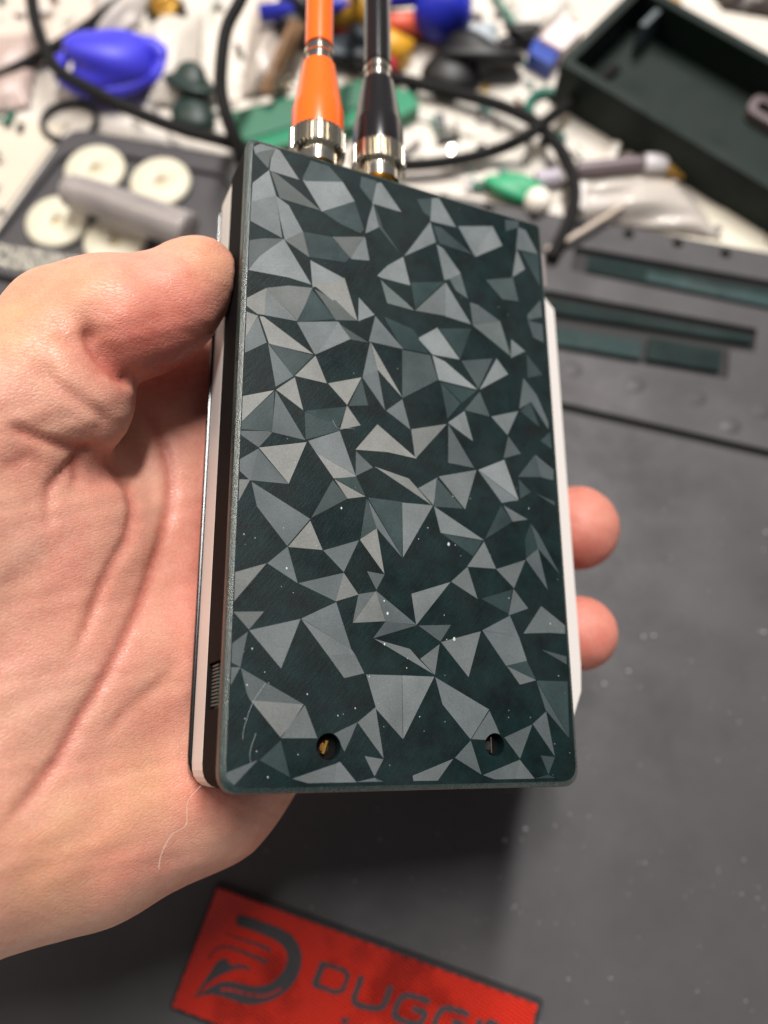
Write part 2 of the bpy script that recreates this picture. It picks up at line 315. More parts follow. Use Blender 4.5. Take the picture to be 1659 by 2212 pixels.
FACETS = [
(4,'n',[(0.25,1.6),(1.7,0.3),(4.05,0.3),(5.01,0.3),(1.77,2.13),(0.68,3.12)]),
(3,'w',[(0.64,3.13),(1.77,2.21),(4.96,0.3),(3.73,3.3),(3.53,5.79)]),
(4.2,'n',[(5.05,0.3),(5.98,0.64),(10.33,6.4),(3.9,6.2),(4.15,3.16)]),
(4.6,'c',[(0.4,10.51),(3.66,6.33),(5.36,12.06),(3.08,13.29),(0.27,14.98)]),
(3.9,'c',[(3.08,13.39),(5.37,12.16),(6.99,21.7),(0.25,19.61),(0.25,15.1)]),
(3,'w',[(4.14,6.45),(5.44,6.64),(10.03,9.32),(15.37,12.72),(6.31,12.29)]),
(2.6,'c',[(13.02,0.78),(17.01,0.85),(20.31,3.77),(11.9,6.2),(11.21,5.93)]),
(4.6,'c',[(11.9,6.36),(20.31,3.88),(23.18,7.91),(15.67,12.74),(11.27,6.18)]),
(2,'c',[(15.91,12.82),(23.25,7.99),(25.43,14.4),(24.54,15.6),(20.13,14.63)]),
(4.2,'c',[(5.46,12.13),(8.23,13.6),(11.43,18.94),(7.62,21.99),(6.44,17.01)]),
(3.5,'w',[(7.63,22.09),(11.48,19.03),(12.97,24.67)]),
(1.8,'c',[(11.53,19.02),(17.94,18.54),(22.11,22.26),(21.18,23.77),(13.09,24.59)]),
(3,'n',[(0.25,24.29),(3.17,23.03),(7.32,21.92),(2.46,27.25),(0.25,30.83)]),
(4.6,'c',[(2.51,27.33),(7.37,22.01),(13.51,31.08),(8.66,30.61),(0.25,31.06)]),
(4.6,'c',[(13.34,25.44),(20.84,27.8),(15.68,30.59),(13.94,31.57)]),
(3.3,'w',[(18.19,18.39),(25.63,16.29),(23.46,20.05),(22.46,22.51)]),
(4,'c',[(25.73,16.34),(26.73,21.81),(22.54,22.57),(23.53,20.08)]),
(4.1,'c',[(27.77,7.17),(29.04,12.76),(25.86,15.3),(26.66,11.31)]),
(4.2,'c',[(28.64,1.51),(29.78,1.14),(34.64,7.22),(27.56,7.12)]),
(2.4,'c',[(24.92,1.06),(28.54,0.97),(27.46,6.65),(26.47,5.84),(24.66,3.89)]),
(2.3,'n',[(28.29,7.51),(30.08,12.79),(34.21,18.13),(29.35,13)]),
(4.2,'c',[(34.92,18.82),(36.51,25.47),(29.51,25.33),(28.7,25.06),(31.08,22.1)]),
(3.6,'t',[(29.51,25.96),(31.03,27.1),(35.52,30.01),(37.45,31.47),(30.99,31.14)]),
(1.8,'n',[(38.86,2.65),(42.5,1.24),(41.95,6.3),(40.44,5.6)]),
(4,'c',[(42.67,1.18),(44.49,0.62),(48.75,7.12),(42.11,7.39)]),
(4,'c',[(41.99,7.77),(43.29,12.65),(35.26,18.45)]),
(2.1,'n',[(42.91,8.58),(44.81,8.37),(53.08,13.36),(44.26,12.72)]),
(3.9,'c',[(49.45,6.75),(58.86,4.02),(55.34,9.64),(53.64,13.61)]),
(4.2,'c',[(58.92,4.06),(61.3,8.57),(53.76,13.64),(55.42,9.68)]),
(2.6,'c',[(62.63,1.14),(66.36,0.34),(66.18,2.14),(62.64,4.18)]),
(3.4,'c',[(66.3,2.17),(68.39,2.47),(71.48,8.09),(65.3,8.35)]),
(4,'n',[(65.41,8.53),(67.36,13.38),(63.75,16.4)]),
(3.9,'c',[(43.55,13.26),(45.2,13.93),(49.49,19.11),(46.67,21.21),(45.27,21.85)]),
(2.9,'t',[(46.67,21.33),(49.48,19.22),(51.15,25.27),(48.19,23.86)]),
(2.6,'t',[(56.33,19.15),(63.82,16.67),(64.95,22.55),(60.55,23.05)]),
(1.3,'t',[(66.73,8.91),(71.65,8.4),(71.54,17.12)]),
(0.9,'t',[(36.84,24.77),(45.14,22.48),(37.77,31.07)]),
(3.5,'n',[(45.47,22.65),(45.2,30.93),(37.76,31.39)]),
(4.1,'c',[(45.55,22.63),(51.72,31.58),(45.27,31.05)]),
(3,'n',[(51.79,26.13),(53.7,26.28),(59.57,29.09),(55.18,30.8),(52.33,31.72)]),
(3.5,'t',[(52.38,31.81),(59.56,29.21),(61.92,37.47)]),
(4.4,'c',[(43.07,34.49),(48.45,41.03),(41.73,41.17),(38.27,38.1)]),
(1.3,'t',[(43.52,34.6),(51.67,32.78),(48.65,40.73)]),
(2.5,'n',[(48.95,41.29),(56.97,39.13),(53.02,47.13)]),
(4.2,'c',[(58.12,38.9),(60.95,42.13),(53.34,47.33)]),
(4.5,'c',[(41.72,41.48),(44.82,42.39),(52.67,47.45),(43.14,46.96)]),
(2.6,'n',[(34.42,41.73),(41.09,41.61),(42.77,47.03),(34.24,52.85)]),
(3.7,'c',[(62.41,33.13),(65.99,35.32),(62.01,37.86)]),
(2.8,'n',[(67.45,25.5),(71.37,20.78),(71.41,25.2),(67.42,26.91)]),
(2.4,'n',[(67.4,27.17),(71.41,27.24),(71.46,31.89),(68.62,31.17)]),
(1.6,'n',[(66.44,36.1),(70.44,40.42),(66.34,41.97)]),
(2.9,'c',[(65.15,42.31),(68.41,45.91),(71.14,52.05),(71.06,53.84),(66.87,47.94),(63.55,50.15)]),
(2.6,'t',[(53.25,47.96),(55.54,53.34),(49.29,52.95)]),
(1.7,'n',[(43.52,47.49),(48.17,51.58),(44.96,55.63)]),
(0.9,'n',[(43.66,47.42),(52.38,47.87),(48.56,51.31)]),
(4,'n',[(49.16,53.52),(50.77,59.75),(45.19,56.73)]),
(3.9,'c',[(56.06,53.35),(63.1,50.85),(59.97,56.97)]),
(3.6,'c',[(34.19,53.2),(35.92,59.57),(30.54,56.36)]),
(1.6,'n',[(63.8,50.68),(66.5,48.16),(68.67,53.66)]),
(0.9,'n',[(30.2,34.71),(37.09,36.24),(40.58,41.1),(34.22,41.21)]),
(4.4,'w',[(0.25,37.45),(4,34.33),(3.76,40.28),(2.44,40.4),(0.25,39.16)]),
(4,'c',[(4.07,34.31),(5.16,35.65),(9.55,38.99),(10.63,40.15),(3.82,40.34)]),
(3.8,'w',[(4.11,34.25),(8.71,32.61),(13.76,31.85),(12.03,36.69),(10.67,40.04),(9.69,38.91),(5.25,35.63)]),
(1.7,'c',[(13.77,32.35),(18.81,37.78),(10.77,40.41)]),
(2.9,'w',[(14.32,31.96),(19.06,33.57),(23.63,37.08),(19.1,37.97),(16.25,34.25)]),
(4.6,'w',[(14.07,30.97),(16.14,29.43),(20.96,27.7),(23.93,37.01)]),
(4.2,'c',[(24.31,31.54),(27.84,34.75),(24.22,37.05)]),
(4.1,'c',[(10.73,40.46),(19.53,38.32),(16.8,43.88),(14.84,46.7),(14.52,46.53)]),
(4.3,'c',[(19.6,38.35),(22.43,41.61),(14.93,46.68),(16.87,43.91)]),
(2.6,'w',[(20.11,38.83),(26.37,41.58),(22.6,41.7)]),
(3.4,'c',[(28.13,35.11),(34.58,41.39),(26.67,41.27)]),
(4.6,'w',[(0.25,40.57),(2.46,40.92),(0.25,45.88)]),
(3.8,'c',[(2.51,41.15),(4.4,46.3),(0.25,49.37),(0.25,45.98)]),
(4.8,'w',[(2.94,40.93),(3.77,40.85),(14.25,46.83),(5.06,46.39)]),
(2.3,'n',[(5.11,46.48),(14.25,47.16),(10.15,52.37)]),
(3.6,'c',[(4.84,46.53),(10.1,52.47),(6.65,55.34)]),
(4.8,'w',[(14.76,47.17),(17.23,52.64),(10.59,52.33)]),
(4.6,'w',[(10.49,52.74),(12.33,59.34),(6.84,56.04)]),
(4.8,'w',[(0.25,58.65),(6.24,56.31),(0.25,63.71)]),
(4.8,'w',[(17.65,52.66),(24.85,49.96),(21.71,56.53)]),
(3.8,'c',[(26.86,41.57),(28.5,47.57),(25.19,49.68)]),
(4.6,'w',[(27.01,41.54),(28.58,43.95),(34.15,52.62),(28.6,47.35)]),
(3.4,'c',[(28.55,47.66),(30.15,56.23),(25.19,49.9)]),
(2.3,'n',[(24.9,50.32),(26.28,55.84),(22.11,56.74)]),
(4.6,'w',[(21.71,56.86),(24.61,60.53),(20.28,62.24)]),
(2.6,'c',[(0.25,65.34),(0.25,63.87),(6.36,56.51),(6.14,64.98),(5.43,64.87)]),
(3.2,'c',[(6.7,56.4),(12.9,65.57),(6.23,64.96)]),
(3.2,'n',[(0.25,65.75),(5.44,64.96),(6.15,65.18),(3.65,68.43),(0.25,66.59)]),
(4.7,'w',[(3.8,68.6),(13.15,66.07),(9.78,74.9)]),
(4.1,'c',[(13.65,65.72),(20.12,62.58),(23.5,71.29),(15.31,67.81)]),
(4.6,'w',[(13.66,65.88),(15.31,67.9),(23.5,71.38),(23.73,71.62),(18.98,72.58)]),
(1.9,'n',[(12.8,59.69),(19.3,61.11),(20.07,62.43),(13.09,65.43)]),
(1.5,'t',[(12.76,59.51),(21.66,57.03),(20,61.59),(15.88,60.49)]),
(4.7,'w',[(28.47,59.82),(37.22,65.9),(30.6,65.38),(23.65,65.97)]),
(3.1,'n',[(23.73,66.37),(27.3,69.23),(23.66,71.49)]),
(3.5,'c',[(0.25,71.48),(3.56,68.88),(2.24,75.27),(0.25,73.66)]),
(3.2,'c',[(3.62,68.87),(9.63,75.03),(2.34,75.25)]),
(4.1,'w',[(0.25,75.49),(2.2,75.23),(0.25,79.54)]),
(3.4,'c',[(2.6,75.64),(14.18,81.45),(9.78,87.1),(3.82,80.24)]),
(4.6,'w',[(14.26,81.93),(16.78,87.24),(10.05,87.32)]),
(2.5,'n',[(18.74,73.14),(21.87,76.44),(14.52,81.16)]),
(4.6,'w',[(19.23,72.9),(25.65,75.52),(21.96,76.38)]),
(1.9,'t',[(19.18,72.73),(23.62,71.7),(25.63,75.35)]),
(2.2,'n',[(26,76.04),(28.06,81.64),(24.7,84.29)]),
(2.1,'t',[(26.32,75.71),(33.78,75.77),(33.54,86.94)]),
(3.5,'c',[(26.27,76.2),(33.6,87.15),(28.13,81.63)]),
(4.6,'w',[(28.12,81.89),(29.7,90.76),(24.61,84.52)]),
(3.6,'c',[(17.07,87.38),(24.27,84.68),(21.19,91.12)]),
(3.4,'c',[(9.89,87.37),(11.97,94.03),(6.19,90.83)]),
(4.3,'w',[(27.99,69.05),(35.38,70.58),(37.55,72.59),(40.47,75.45)]),
(4.3,'n',[(49.19,53.27),(50.99,59.84),(45.15,56.54)]),
(3.9,'w',[(36.26,59.59),(44.64,57.02),(37,65.93)]),
(3,'n',[(45.11,57.06),(50.99,65.95),(44.82,65.65)]),
(2.7,'n',[(60.18,57.37),(63.13,60.91),(58.68,62.64)]),
(2.3,'n',[(67.03,60.63),(68.19,65.67),(62.19,66.48)]),
(2.7,'n',[(67.12,60.67),(71.66,63.52),(71.47,65.98),(68.27,65.68)]),
(1.8,'n',[(62.26,67.06),(65.22,69.59),(62.43,71.36)]),
(2.2,'n',[(66.72,69.79),(71.36,71.05),(71.4,71.93)]),
(1.8,'t',[(68.79,56.98),(71.48,54.58),(71.71,58.49)]),
(4.4,'c',[(52.14,66.32),(58.74,63.1),(61.88,71.72)]),
(3.8,'c',[(52.13,66.45),(61.82,71.87),(59.29,72.43),(57.64,72.92)]),
(3.8,'n',[(42.44,69.12),(51.5,66.46),(48.42,75.44)]),
(2.3,'n',[(41.87,69.57),(47.93,75.38),(41.11,75.76)]),
(4.1,'n',[(37.61,72.3),(42.07,69.43),(40.95,75.41)]),
(4.1,'n',[(33.89,75.9),(40.77,75.64),(33.83,87.09)]),
(4.1,'c',[(41.14,75.82),(52.75,81.75),(42.54,81.21)]),
(1.6,'n',[(57.32,73.79),(60.06,76.87),(53.05,81.4)]),
(3.4,'n',[(58.06,73.56),(63.95,75.95),(60.17,76.81)]),
(1.3,'n',[(42.81,81.34),(52.22,81.97),(49.92,85.37)]),
(2.6,'c',[(64.76,76.87),(66.45,78.81),(71.45,87.34),(66.32,82.16)]),
(1,'n',[(64.64,76.94),(66.18,82.18),(63.08,84.64),(63.07,80.59)]),
(3.7,'n',[(52.71,82.15),(55.28,87.57),(48.54,87.71)]),
(3.5,'n',[(55.48,87.72),(62.72,85.14),(59.56,91.3)]),
(3.1,'n',[(62.98,84.88),(66.25,82.34),(68.04,90.98)]),
(3.5,'n',[(48.48,87.89),(50.55,94.23),(44.65,91.19)]),
(4,'n',[(35.64,94.37),(44.3,91.35),(36.53,100.35)]),
(1.2,'n',[(51.54,94.2),(59.08,91.77),(57.86,96.82)]),
(3.3,'n',[(59.44,91.63),(62.7,95.43),(57.95,97.15)]),
(3.6,'c',[(51.49,100.66),(58.15,97.33),(59.99,101.39)]),
(3.4,'c',[(51.53,100.77),(60.03,101.5),(61.71,106.3),(56.7,107.44)]),
(1.5,'t',[(56.74,107.55),(61.69,106.5),(63.67,110.09)]),
(3.5,'n',[(56.94,107.67),(63.67,110.17),(59.78,111.1)]),
(3.2,'n',[(66.17,94.79),(71.86,98.5),(71.77,100.23),(67.67,100.18),(61.39,100.74)]),
(2.6,'n',[(65.69,103.92),(71.64,105.06),(71.64,106.66)]),
(2.7,'n',[(37.04,100.51),(44.12,100),(41.68,103.34)]),
(3.7,'n',[(41.93,103.5),(51,100.93),(47.8,109.97)]),
(3.7,'n',[(27.53,103.59),(35.02,105.22),(36.95,107.12),(40.09,109.77)]),
(3.4,'n',[(41.49,103.98),(40.28,109.78),(37.27,106.94)]),
(4,'w',[(0.25,93.04),(5.9,90.9),(0.25,98.19)]),
(3.2,'c',[(12.26,94.07),(21.13,91.4),(19.6,96.89)]),
(4.1,'w',[(21.21,91.43),(24.14,95.29),(19.68,96.88)]),
(3.6,'w',[(0.25,100.18),(5.7,99.79),(3.09,103.06)]),
(3.7,'n',[(3.23,103.3),(12.64,100.74),(9.24,109.69)]),
(3.5,'c',[(12.92,100.61),(19.66,97.19),(22.74,105.67)]),
(3.8,'n',[(12.92,100.71),(22.72,105.73),(23.33,106.44),(18.25,107.05)]),
(3.4,'n',[(18.27,107.13),(23.37,106.51),(25.35,110.03),(21.44,111)]),
(3.2,'n',[(24.3,95.32),(27.77,94.53),(23.14,100.62)]),
(4.1,'w',[(27.89,94.45),(29.75,100.04),(23.18,100.74)]),
(3.3,'c',[(28,94.4),(36.51,100.37),(29.93,100.03)]),
(2.8,'n',[(29.99,100.11),(36.5,100.5),(27.35,103.44)]),
(3,'n',[(26.12,90.68),(29.69,91),(28,94.03)]),
(3,'n',[(0.25,105.83),(2.87,103.6),(1.8,109.7),(0.25,108.98)]),
(3.3,'n',[(0.25,109.95),(1.77,109.86),(0.25,112.94)]),
(2.9,'c',[(1.98,110.04),(13.52,115.9),(3.8,115.33),(3.18,114.11)]),
(4,'w',[(3.9,115.41),(13.54,115.99),(11.33,119.28),(9.46,121.53)]),
(3.5,'n',[(13.83,116.17),(16.25,121.71),(9.63,121.73),(11.39,119.35)]),
(2,'t',[(9.54,122.23),(11.32,128.24),(5.93,125.41)]),
(3,'n',[(5.47,125.42),(1.59,129.3),(0.25,128.27),(0.25,127.41)]),
(3.5,'n',[(11.91,128.55),(20.12,126.09),(19.64,129.3),(14.73,129.3)]),
(3.8,'n',[(20.18,126.07),(20.73,125.89),(23.81,129.3),(23.44,129.3),(19.72,129.3)]),
(3,'n',[(19.45,121.07),(24.01,119.01),(21.55,124),(20.5,122.18)]),
(3.4,'n',[(24.18,118.99),(27.69,116.28),(29.23,125.23)]),
(3.4,'n',[(25.55,124.91),(29.12,125.49),(27.43,128.31)]),
(3.3,'n',[(23.89,129.3),(27.43,128.66),(27.84,129.3),(23.89,129.3)]),
(2.4,'n',[(27.49,128.66),(29.12,129.3),(27.91,129.3)]),
(3.7,'n',[(25.89,110.33),(33.15,110.28),(33.18,121.78),(27.93,116.52)]),
(3.9,'n',[(33.31,110.28),(40.08,110.3),(33.34,121.78)]),
(3.4,'c',[(40.45,110.4),(52.14,116.21),(47.73,121.81),(41.91,115.45)]),
(3.2,'n',[(52.29,116.58),(54.36,120.92),(51.17,121.9),(48.09,121.8)]),
(3,'n',[(47.79,122.18),(49.85,128.35),(44.29,125.29)]),
(3.4,'n',[(35.22,128.39),(43.72,125.52),(40.3,129.3),(35.38,129.3)]),
(3.2,'n',[(50.32,128.51),(58.67,125.81),(57.68,129.3),(52.96,129.3)]),
(3.5,'n',[(58.82,125.83),(61.95,129.3),(61.81,129.3),(57.8,129.3)]),
(2.9,'n',[(55.54,121.54),(62.16,119.05),(58.87,125.45)]),
(3.1,'n',[(62.38,118.92),(65.73,116.48),(67.16,125.07)]),
(2.3,'n',[(63.9,125.03),(67.14,125.36),(65.38,128.55)]),
(1.8,'n',[(62.2,129.3),(65.24,128.75),(67.03,129.3)]),
(1.6,'n',[(63.92,110.32),(71.5,110.27),(71.04,121.37)]),
(2.4,'n',[(63.89,110.45),(71,121.52),(65.74,116.06)]),
]
rf = random.Random(3)
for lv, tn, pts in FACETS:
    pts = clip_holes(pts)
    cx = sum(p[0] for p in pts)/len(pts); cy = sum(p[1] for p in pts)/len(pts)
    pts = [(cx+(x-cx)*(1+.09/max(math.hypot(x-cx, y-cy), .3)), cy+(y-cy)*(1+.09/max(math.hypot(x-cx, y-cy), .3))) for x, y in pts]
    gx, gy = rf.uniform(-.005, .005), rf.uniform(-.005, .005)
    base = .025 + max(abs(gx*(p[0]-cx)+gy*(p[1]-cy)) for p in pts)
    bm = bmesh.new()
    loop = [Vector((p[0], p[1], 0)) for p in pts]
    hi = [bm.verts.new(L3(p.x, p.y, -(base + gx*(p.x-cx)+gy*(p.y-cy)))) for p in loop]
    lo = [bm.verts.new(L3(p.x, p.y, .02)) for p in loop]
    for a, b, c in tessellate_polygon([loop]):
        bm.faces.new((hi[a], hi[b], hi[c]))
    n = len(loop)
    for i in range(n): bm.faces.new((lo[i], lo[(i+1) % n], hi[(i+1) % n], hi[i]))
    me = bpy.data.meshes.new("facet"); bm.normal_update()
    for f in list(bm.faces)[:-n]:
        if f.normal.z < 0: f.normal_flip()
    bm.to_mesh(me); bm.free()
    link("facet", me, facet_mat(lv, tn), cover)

# body, white frame and black front behind the cover
def slab(name, outline, t0, t1, m, parent=case, bevel=0, **k):
    bm = prism([(x*.001, -y*.001) for x, y in outline], -t1*.001, -t0*.001)
    return obj(name, bm, m, parent, bevel=bevel, **k)
e = 1.0
full = rounded([(-e, -.6), (WC+.3, -.6), (WC+.3, HC+.4), (-e, HC+.4)], [1.5, 1.5, 4, 4.5])
notch = rounded([(-e, -.6), (WC+.3, -.6), (WC+.3, HC+.4), (-e, HC+.4), ], [1.5, 1.5, 4, 4.5])
i0 = notch[-1]
notched = notch + [(-e, 116.6), (1.6, 116.6), (1.6, 108.2), (-e, 108.2)]
slab("body_shell", notched, 2.62, 11.4, M_body)
slab("body_lip", full, 11.42, 12.98, M_body)
bm = bmesh.new()
for i in range(12):                            # ribbed slider in the side opening
    v = 108.6 + i*.64
    box(bm, -.55*.001, 1.5*.001, -(v+.36)*.001, -v*.001, -10.6*.001, -6.2*.001)
box(bm, .0, 1.55*.001, -116.4*.001, -108.4*.001, -10.8*.001, -6.0*.001)
obj("slide_switch", bm, mat("slider_teal", (38, 62, 62), .4), case)
white = rounded([(-1.03, -.7), (73, -.7), (73, 130.3), (-1.03, 130.3)], [3.5, 1, 3, 4.6])
slab("white_frame", white, 13.0, 21.6, M_white, bevel=.0002)
flare = rounded([(73.05, 9.5), (81.0, 9.5), (84.9, 13.5), (85.1, 105), (84.6, 111), (80.4, 120.2), (74.5, 123), (73.05, 123)], [.1, .8, 1.2, 2, 2, 1.5, 1, .1])
slab("side_grip", flare, 12.42, 16.6, M_white, bevel=.0003)
black = rounded([(-1.7, 2.0), (73.2, 2.0), (73.2, 129.4), (-1.7, 129.4)], [3, 1, 4, 5])
slab("front_bezel", black, 21.62, 23.0, M_glass, bevel=.0004)
grey = [(72.7, -.2), (80.8, -.2), (80.8, 9.4), (72.7, 9.4)]
slab("side_bumper", rounded(grey, .8), 9.5, 12.38, mat("bumper_grey", (128, 118, 118), .45))

# brass sockets on the top edge
for u in (17.0, 32.4):
    bm = lathe_y([(-1.0, 4.0), (2.2, 4.0), (2.25, 3.4), (5.2, 3.4)], 40)
    bmesh.ops.scale(bm, vec=(.001,)*3, verts=bm.verts); bmesh.ops.translate(bm, vec=L3(u, 0, 7.2), verts=bm.verts)
    obj("brass_socket", bm, M_brass, case, smooth=True, angle=30)

M_or = mat("orange_plastic", (240, 100, 26), .28, bump=(500, .1, .0001), coat=.3)
M_bk = mat("black_gloss_plastic", (24, 21, 24), .22, bump=(500, .1, .0001), coat=.3)
def lead(u, m, nm, label, bend, dy=0):
    t = thing(nm, label, "cable"); t.matrix_world = MW @ Matrix.Translation(L3(u, 0, 7.2))
    def prt(name, prof, mm, **k):
        bm = lathe_y(prof, k.pop('seg', 48), **k); bmesh.ops.scale(bm, vec=(.001,)*3, verts=bm.verts)
        return obj(name, bm, mm, t, smooth=True, angle=28)
    prt("coupling_ring", [(3.0+dy, 4.4), (3.1+dy, 5.0), (7.2+dy, 5.05), (7.3+dy, 4.5)], M_steel)
    prt("knurled_nut", [(6.8+dy, 6.0), (7.1+dy, 6.5), (12.0+dy, 6.55), (12.4+dy, 6.0)], M_steel, seg=144, teeth=(36, .6))
    prt("boot", [(12.1+dy, 5.6), (12.3+dy, 6.1), (19.0+dy, 6.1), (20.2+dy, 5.75), (32.2+dy, 3.95), (32.8+dy, 3.3)], m)
    prt("metal_ring", [(32.5+dy, 2.5), (32.6+dy, 3.1), (35.2+dy, 3.1), (35.3+dy, 3.45), (36.6+dy, 3.45), (36.7+dy, 3.0), (38.8+dy, 2.95), (39+dy, 2.3)], M_steel)
    prt("strain_sleeve", [(38.0+dy, 2.7), (38.1+dy, 3.35), (60, 3.3), (68, 3.0), (68.2, 2.4)], m)
    pts = spline([Vector(p)*.001 for p in ((0, 66, 0), (0, 80, 0), bend[0], bend[1], bend[2])], 12)
    obj("cable_jacket", tube(pts, .0021, 12), mat("cable_rubber", (20, 19, 20), .5), t, smooth=True)
lead(17.0, M_or, "orange_test_lead", "orange test lead plug screwed onto the left brass socket", ((6, 110, -12), (30, 150, -50), (60, 190, -120)))
lead(32.4, M_bk, "black_test_lead", "glossy black test lead plug screwed onto the right brass socket", ((6, 110, -14), (28, 150, -55), (50, 195, -125)), dy=1.0)
# loose hairs and crumbs on the case
M_hair = mat("pale_hair", (200, 180, 165), .5)
fb = thing("fibre", "thin pale fibre hanging from the bottom left corner of the case", "fibre")
fb.matrix_world = MW
obj("strand", tube(spline([L3(*p) for p in ((-.6, 129.8, 15), (-2.8, 132.6, 15), (-3.0, 136.4, 14.5), (-5.6, 138, 14), (-7.2, 141, 13.5), (-7.6, 143.2, 13))], 6), .000036, 5), M_hair, fb)
bm = tube(spline([L3(*p) for p in ((6.4, 112.5, -.1), (4.2, 116, -.14), (2.9, 120, -.14), (2.7, 122, -.1))], 6), .000035, 5)
tube(spline([L3(*p) for p in ((5, 121, -.1), (4.1, 124, -.14), (4.3, 126, -.1))], 6), .000035, 5, bm=bm)
tube(spline([L3(*p) for p in ((18.6, 60.5, -.1), (19.5, 62, -.2), (21.5, 61.8, -.14), (23.4, 61.6, -.1))], 6), .00004, 5, bm=bm)
obj("hair", bm, mat("fine_hair", (120, 135, 132), .5), case)
bm = bmesh.new(); rc = random.Random(12)
crumbs = [(30.3, 98.6, .26), (44.2, 83.5, .3), (44.8, 102.8, .33), (29.6, 104.5, .2), (9.8, 91.5, .2), (20.6, 78.6, .2), (29.6, 96.2, .16)] + \
         [(rc.uniform(1, 71), rc.uniform(70, 129), rc.uniform(.06, .13)) for _ in range(38)]
for u, v, r in crumbs:
    bmesh.ops.create_icosphere(bm, subdivisions=1, radius=r*.001, matrix=Matrix.Translation(L3(u, v, -.12)) @ Matrix.Diagonal((1, 1.5, .6, 1)))
o = obj("dust", bm, mat("dust_pale", (170, 180, 178), .7), case); tag(o, kind="stuff")
# ================================================================= THE HAND
def cm(x, y, Z): return np.array([(x-829.5)/FD*Z, (y-1106)/FD*Z, Z], dtype=np.float32)
VOX = 0.85
lo_ = np.array([-150., -62., 132.]); hi_ = np.array([64., 112., 246.])
NX, NY, NZ = [int(v) for v in (hi_-lo_)/VOX]
gx = (lo_[0]+VOX*np.arange(NX)).astype(np.float32); gy = (lo_[1]+VOX*np.arange(NY)).astype(np.float32); gz = (lo_[2]+VOX*np.arange(NZ)).astype(np.float32)
SD = np.full((NX, NY, NZ), 30., np.float32)
def chain(pts, k):
    """Union of tapered capsules through (x, y, depth, radius); k = blend width in mm."""
    for (x0, y0, z0, r0), (x1, y1, z1, r1) in zip(pts, pts[1:]):
        a, b = cm(x0, y0, z0), cm(x1, y1, z1); m = max(r0, r1)+k+5
        l = np.minimum(a, b)-m; h = np.maximum(a, b)+m
        i0, i1 = [np.clip(((q-lo_)/VOX).astype(int), 0, (NX, NY, NZ)) for q in (l, h)]
        if (i1 <= i0).any(): continue
        X = gx[i0[0]:i1[0], None, None]; Y = gy[None, i0[1]:i1[1], None]; Z = gz[None, None, i0[2]:i1[2]]
        ab = b-a; t = ((X-a[0])*ab[0]+(Y-a[1])*ab[1]+(Z-a[2])*ab[2])/float(ab@ab); t = np.clip(t, 0, 1)
        d = np.sqrt((X-a[0]-t*ab[0])**2+(Y-a[1]-t*ab[1])**2+(Z-a[2]-t*ab[2])**2) - (r0+(r1-r0)*t)
        s = SD[i0[0]:i1[0], i0[1]:i1[1], i0[2]:i1[2]]
        hh = np.clip(.5+.5*(s-d)/k, 0, 1)
        SD[i0[0]:i1[0], i0[1]:i1[1], i0[2]:i1[2]] = s*(1-hh)+d*hh - k*hh*(1-hh)
# forearm, wrist and palm
chain([(-900, 1830, 150, 26), (-420, 1800, 156, 25), (-60, 1760, 160, 24)], 8)
chain([(-420, 1560, 160, 26), (-60, 1500, 166, 26)], 10)
chain([(-60, 1770, 160, 24), (190, 1766, 168, 18.8), (428, 1680, 181, 17.2), (560, 1560, 186, 15.5)], 9)
chain([(-60, 1500, 168, 26), (180, 1450, 176, 22), (400, 1400, 189, 18), (600, 1380, 198, 14)], 11)
chain([(150, 1200, 182, 22), (380, 1150, 197, 17.5), (600, 1130, 205, 13)], 10)
chain([(330, 1010, 194, 15), (420, 1000, 200, 14), (600, 960, 210, 11)], 8)
# thenar mound and thumb metacarpal
chain([(-330, 1330, 160, 27), (-120, 1180, 163, 25), (60, 1130, 170, 20.5)], 8)
chain([(-100, 1330, 166, 24), (60, 1330, 170, 21), (150, 1210, 172, 16)], 7)
chain([(190, 1120, 173, 11), (160, 1240, 172, 13)], 4)
# web between thumb and index finger
chain([(200, 900, 193, 12), (420, 830, 201, 11.5), (620, 830, 207, 10)], 6)
# fingers, curled round behind the case
chain([(600, 850, 207, 9.5), (860, 900, 219, 9), (1090, 955, 224, 8), (1152, 972, 220, 7.4)], 4)
chain([(600, 1100, 209, 10), (880, 1120, 216, 10), (1130, 1138, 221, 10), (1246, 1141, 217, 10.9)], 3)
chain([(620, 1340, 200, 10), (880, 1350, 209, 10), (1120, 1364, 212, 9.2), (1253, 1368, 207, 9.2)], 3)
chain([(560, 1520, 190, 9), (800, 1530, 198, 8.5), (1050, 1540, 203, 7.6), (1110, 1540, 200, 7.2)], 3)
# thumb: proximal segment with its two skin folds, then the pad pressing the case
chain([(-140, 1050, 162, 23), (20, 905, 163, 17.5), (110, 812, 164, 14.2), (172, 720, 165.5, 12.6)], 5)
chain([(60, 905, 163, 15), (156, 862, 161.5, 11.6)], 3)
chain([(20, 935, 165, 14), (140, 905, 164, 8.6), (176, 915, 164.5, 6.3)], 2)
chain([(212, 694, 164.5, 11.5), (255, 699, 165.5, 11.9), (300, 692, 168, 11.3), (365, 657, 170.5, 10.5), (412, 612, 173, 9.2), (431, 598, 174.5, 8.3)], .9)

chain([(120, 692, 167, 10.2), (235, 668, 168, 9.6), (330, 652, 169.5, 8.4)], 4)
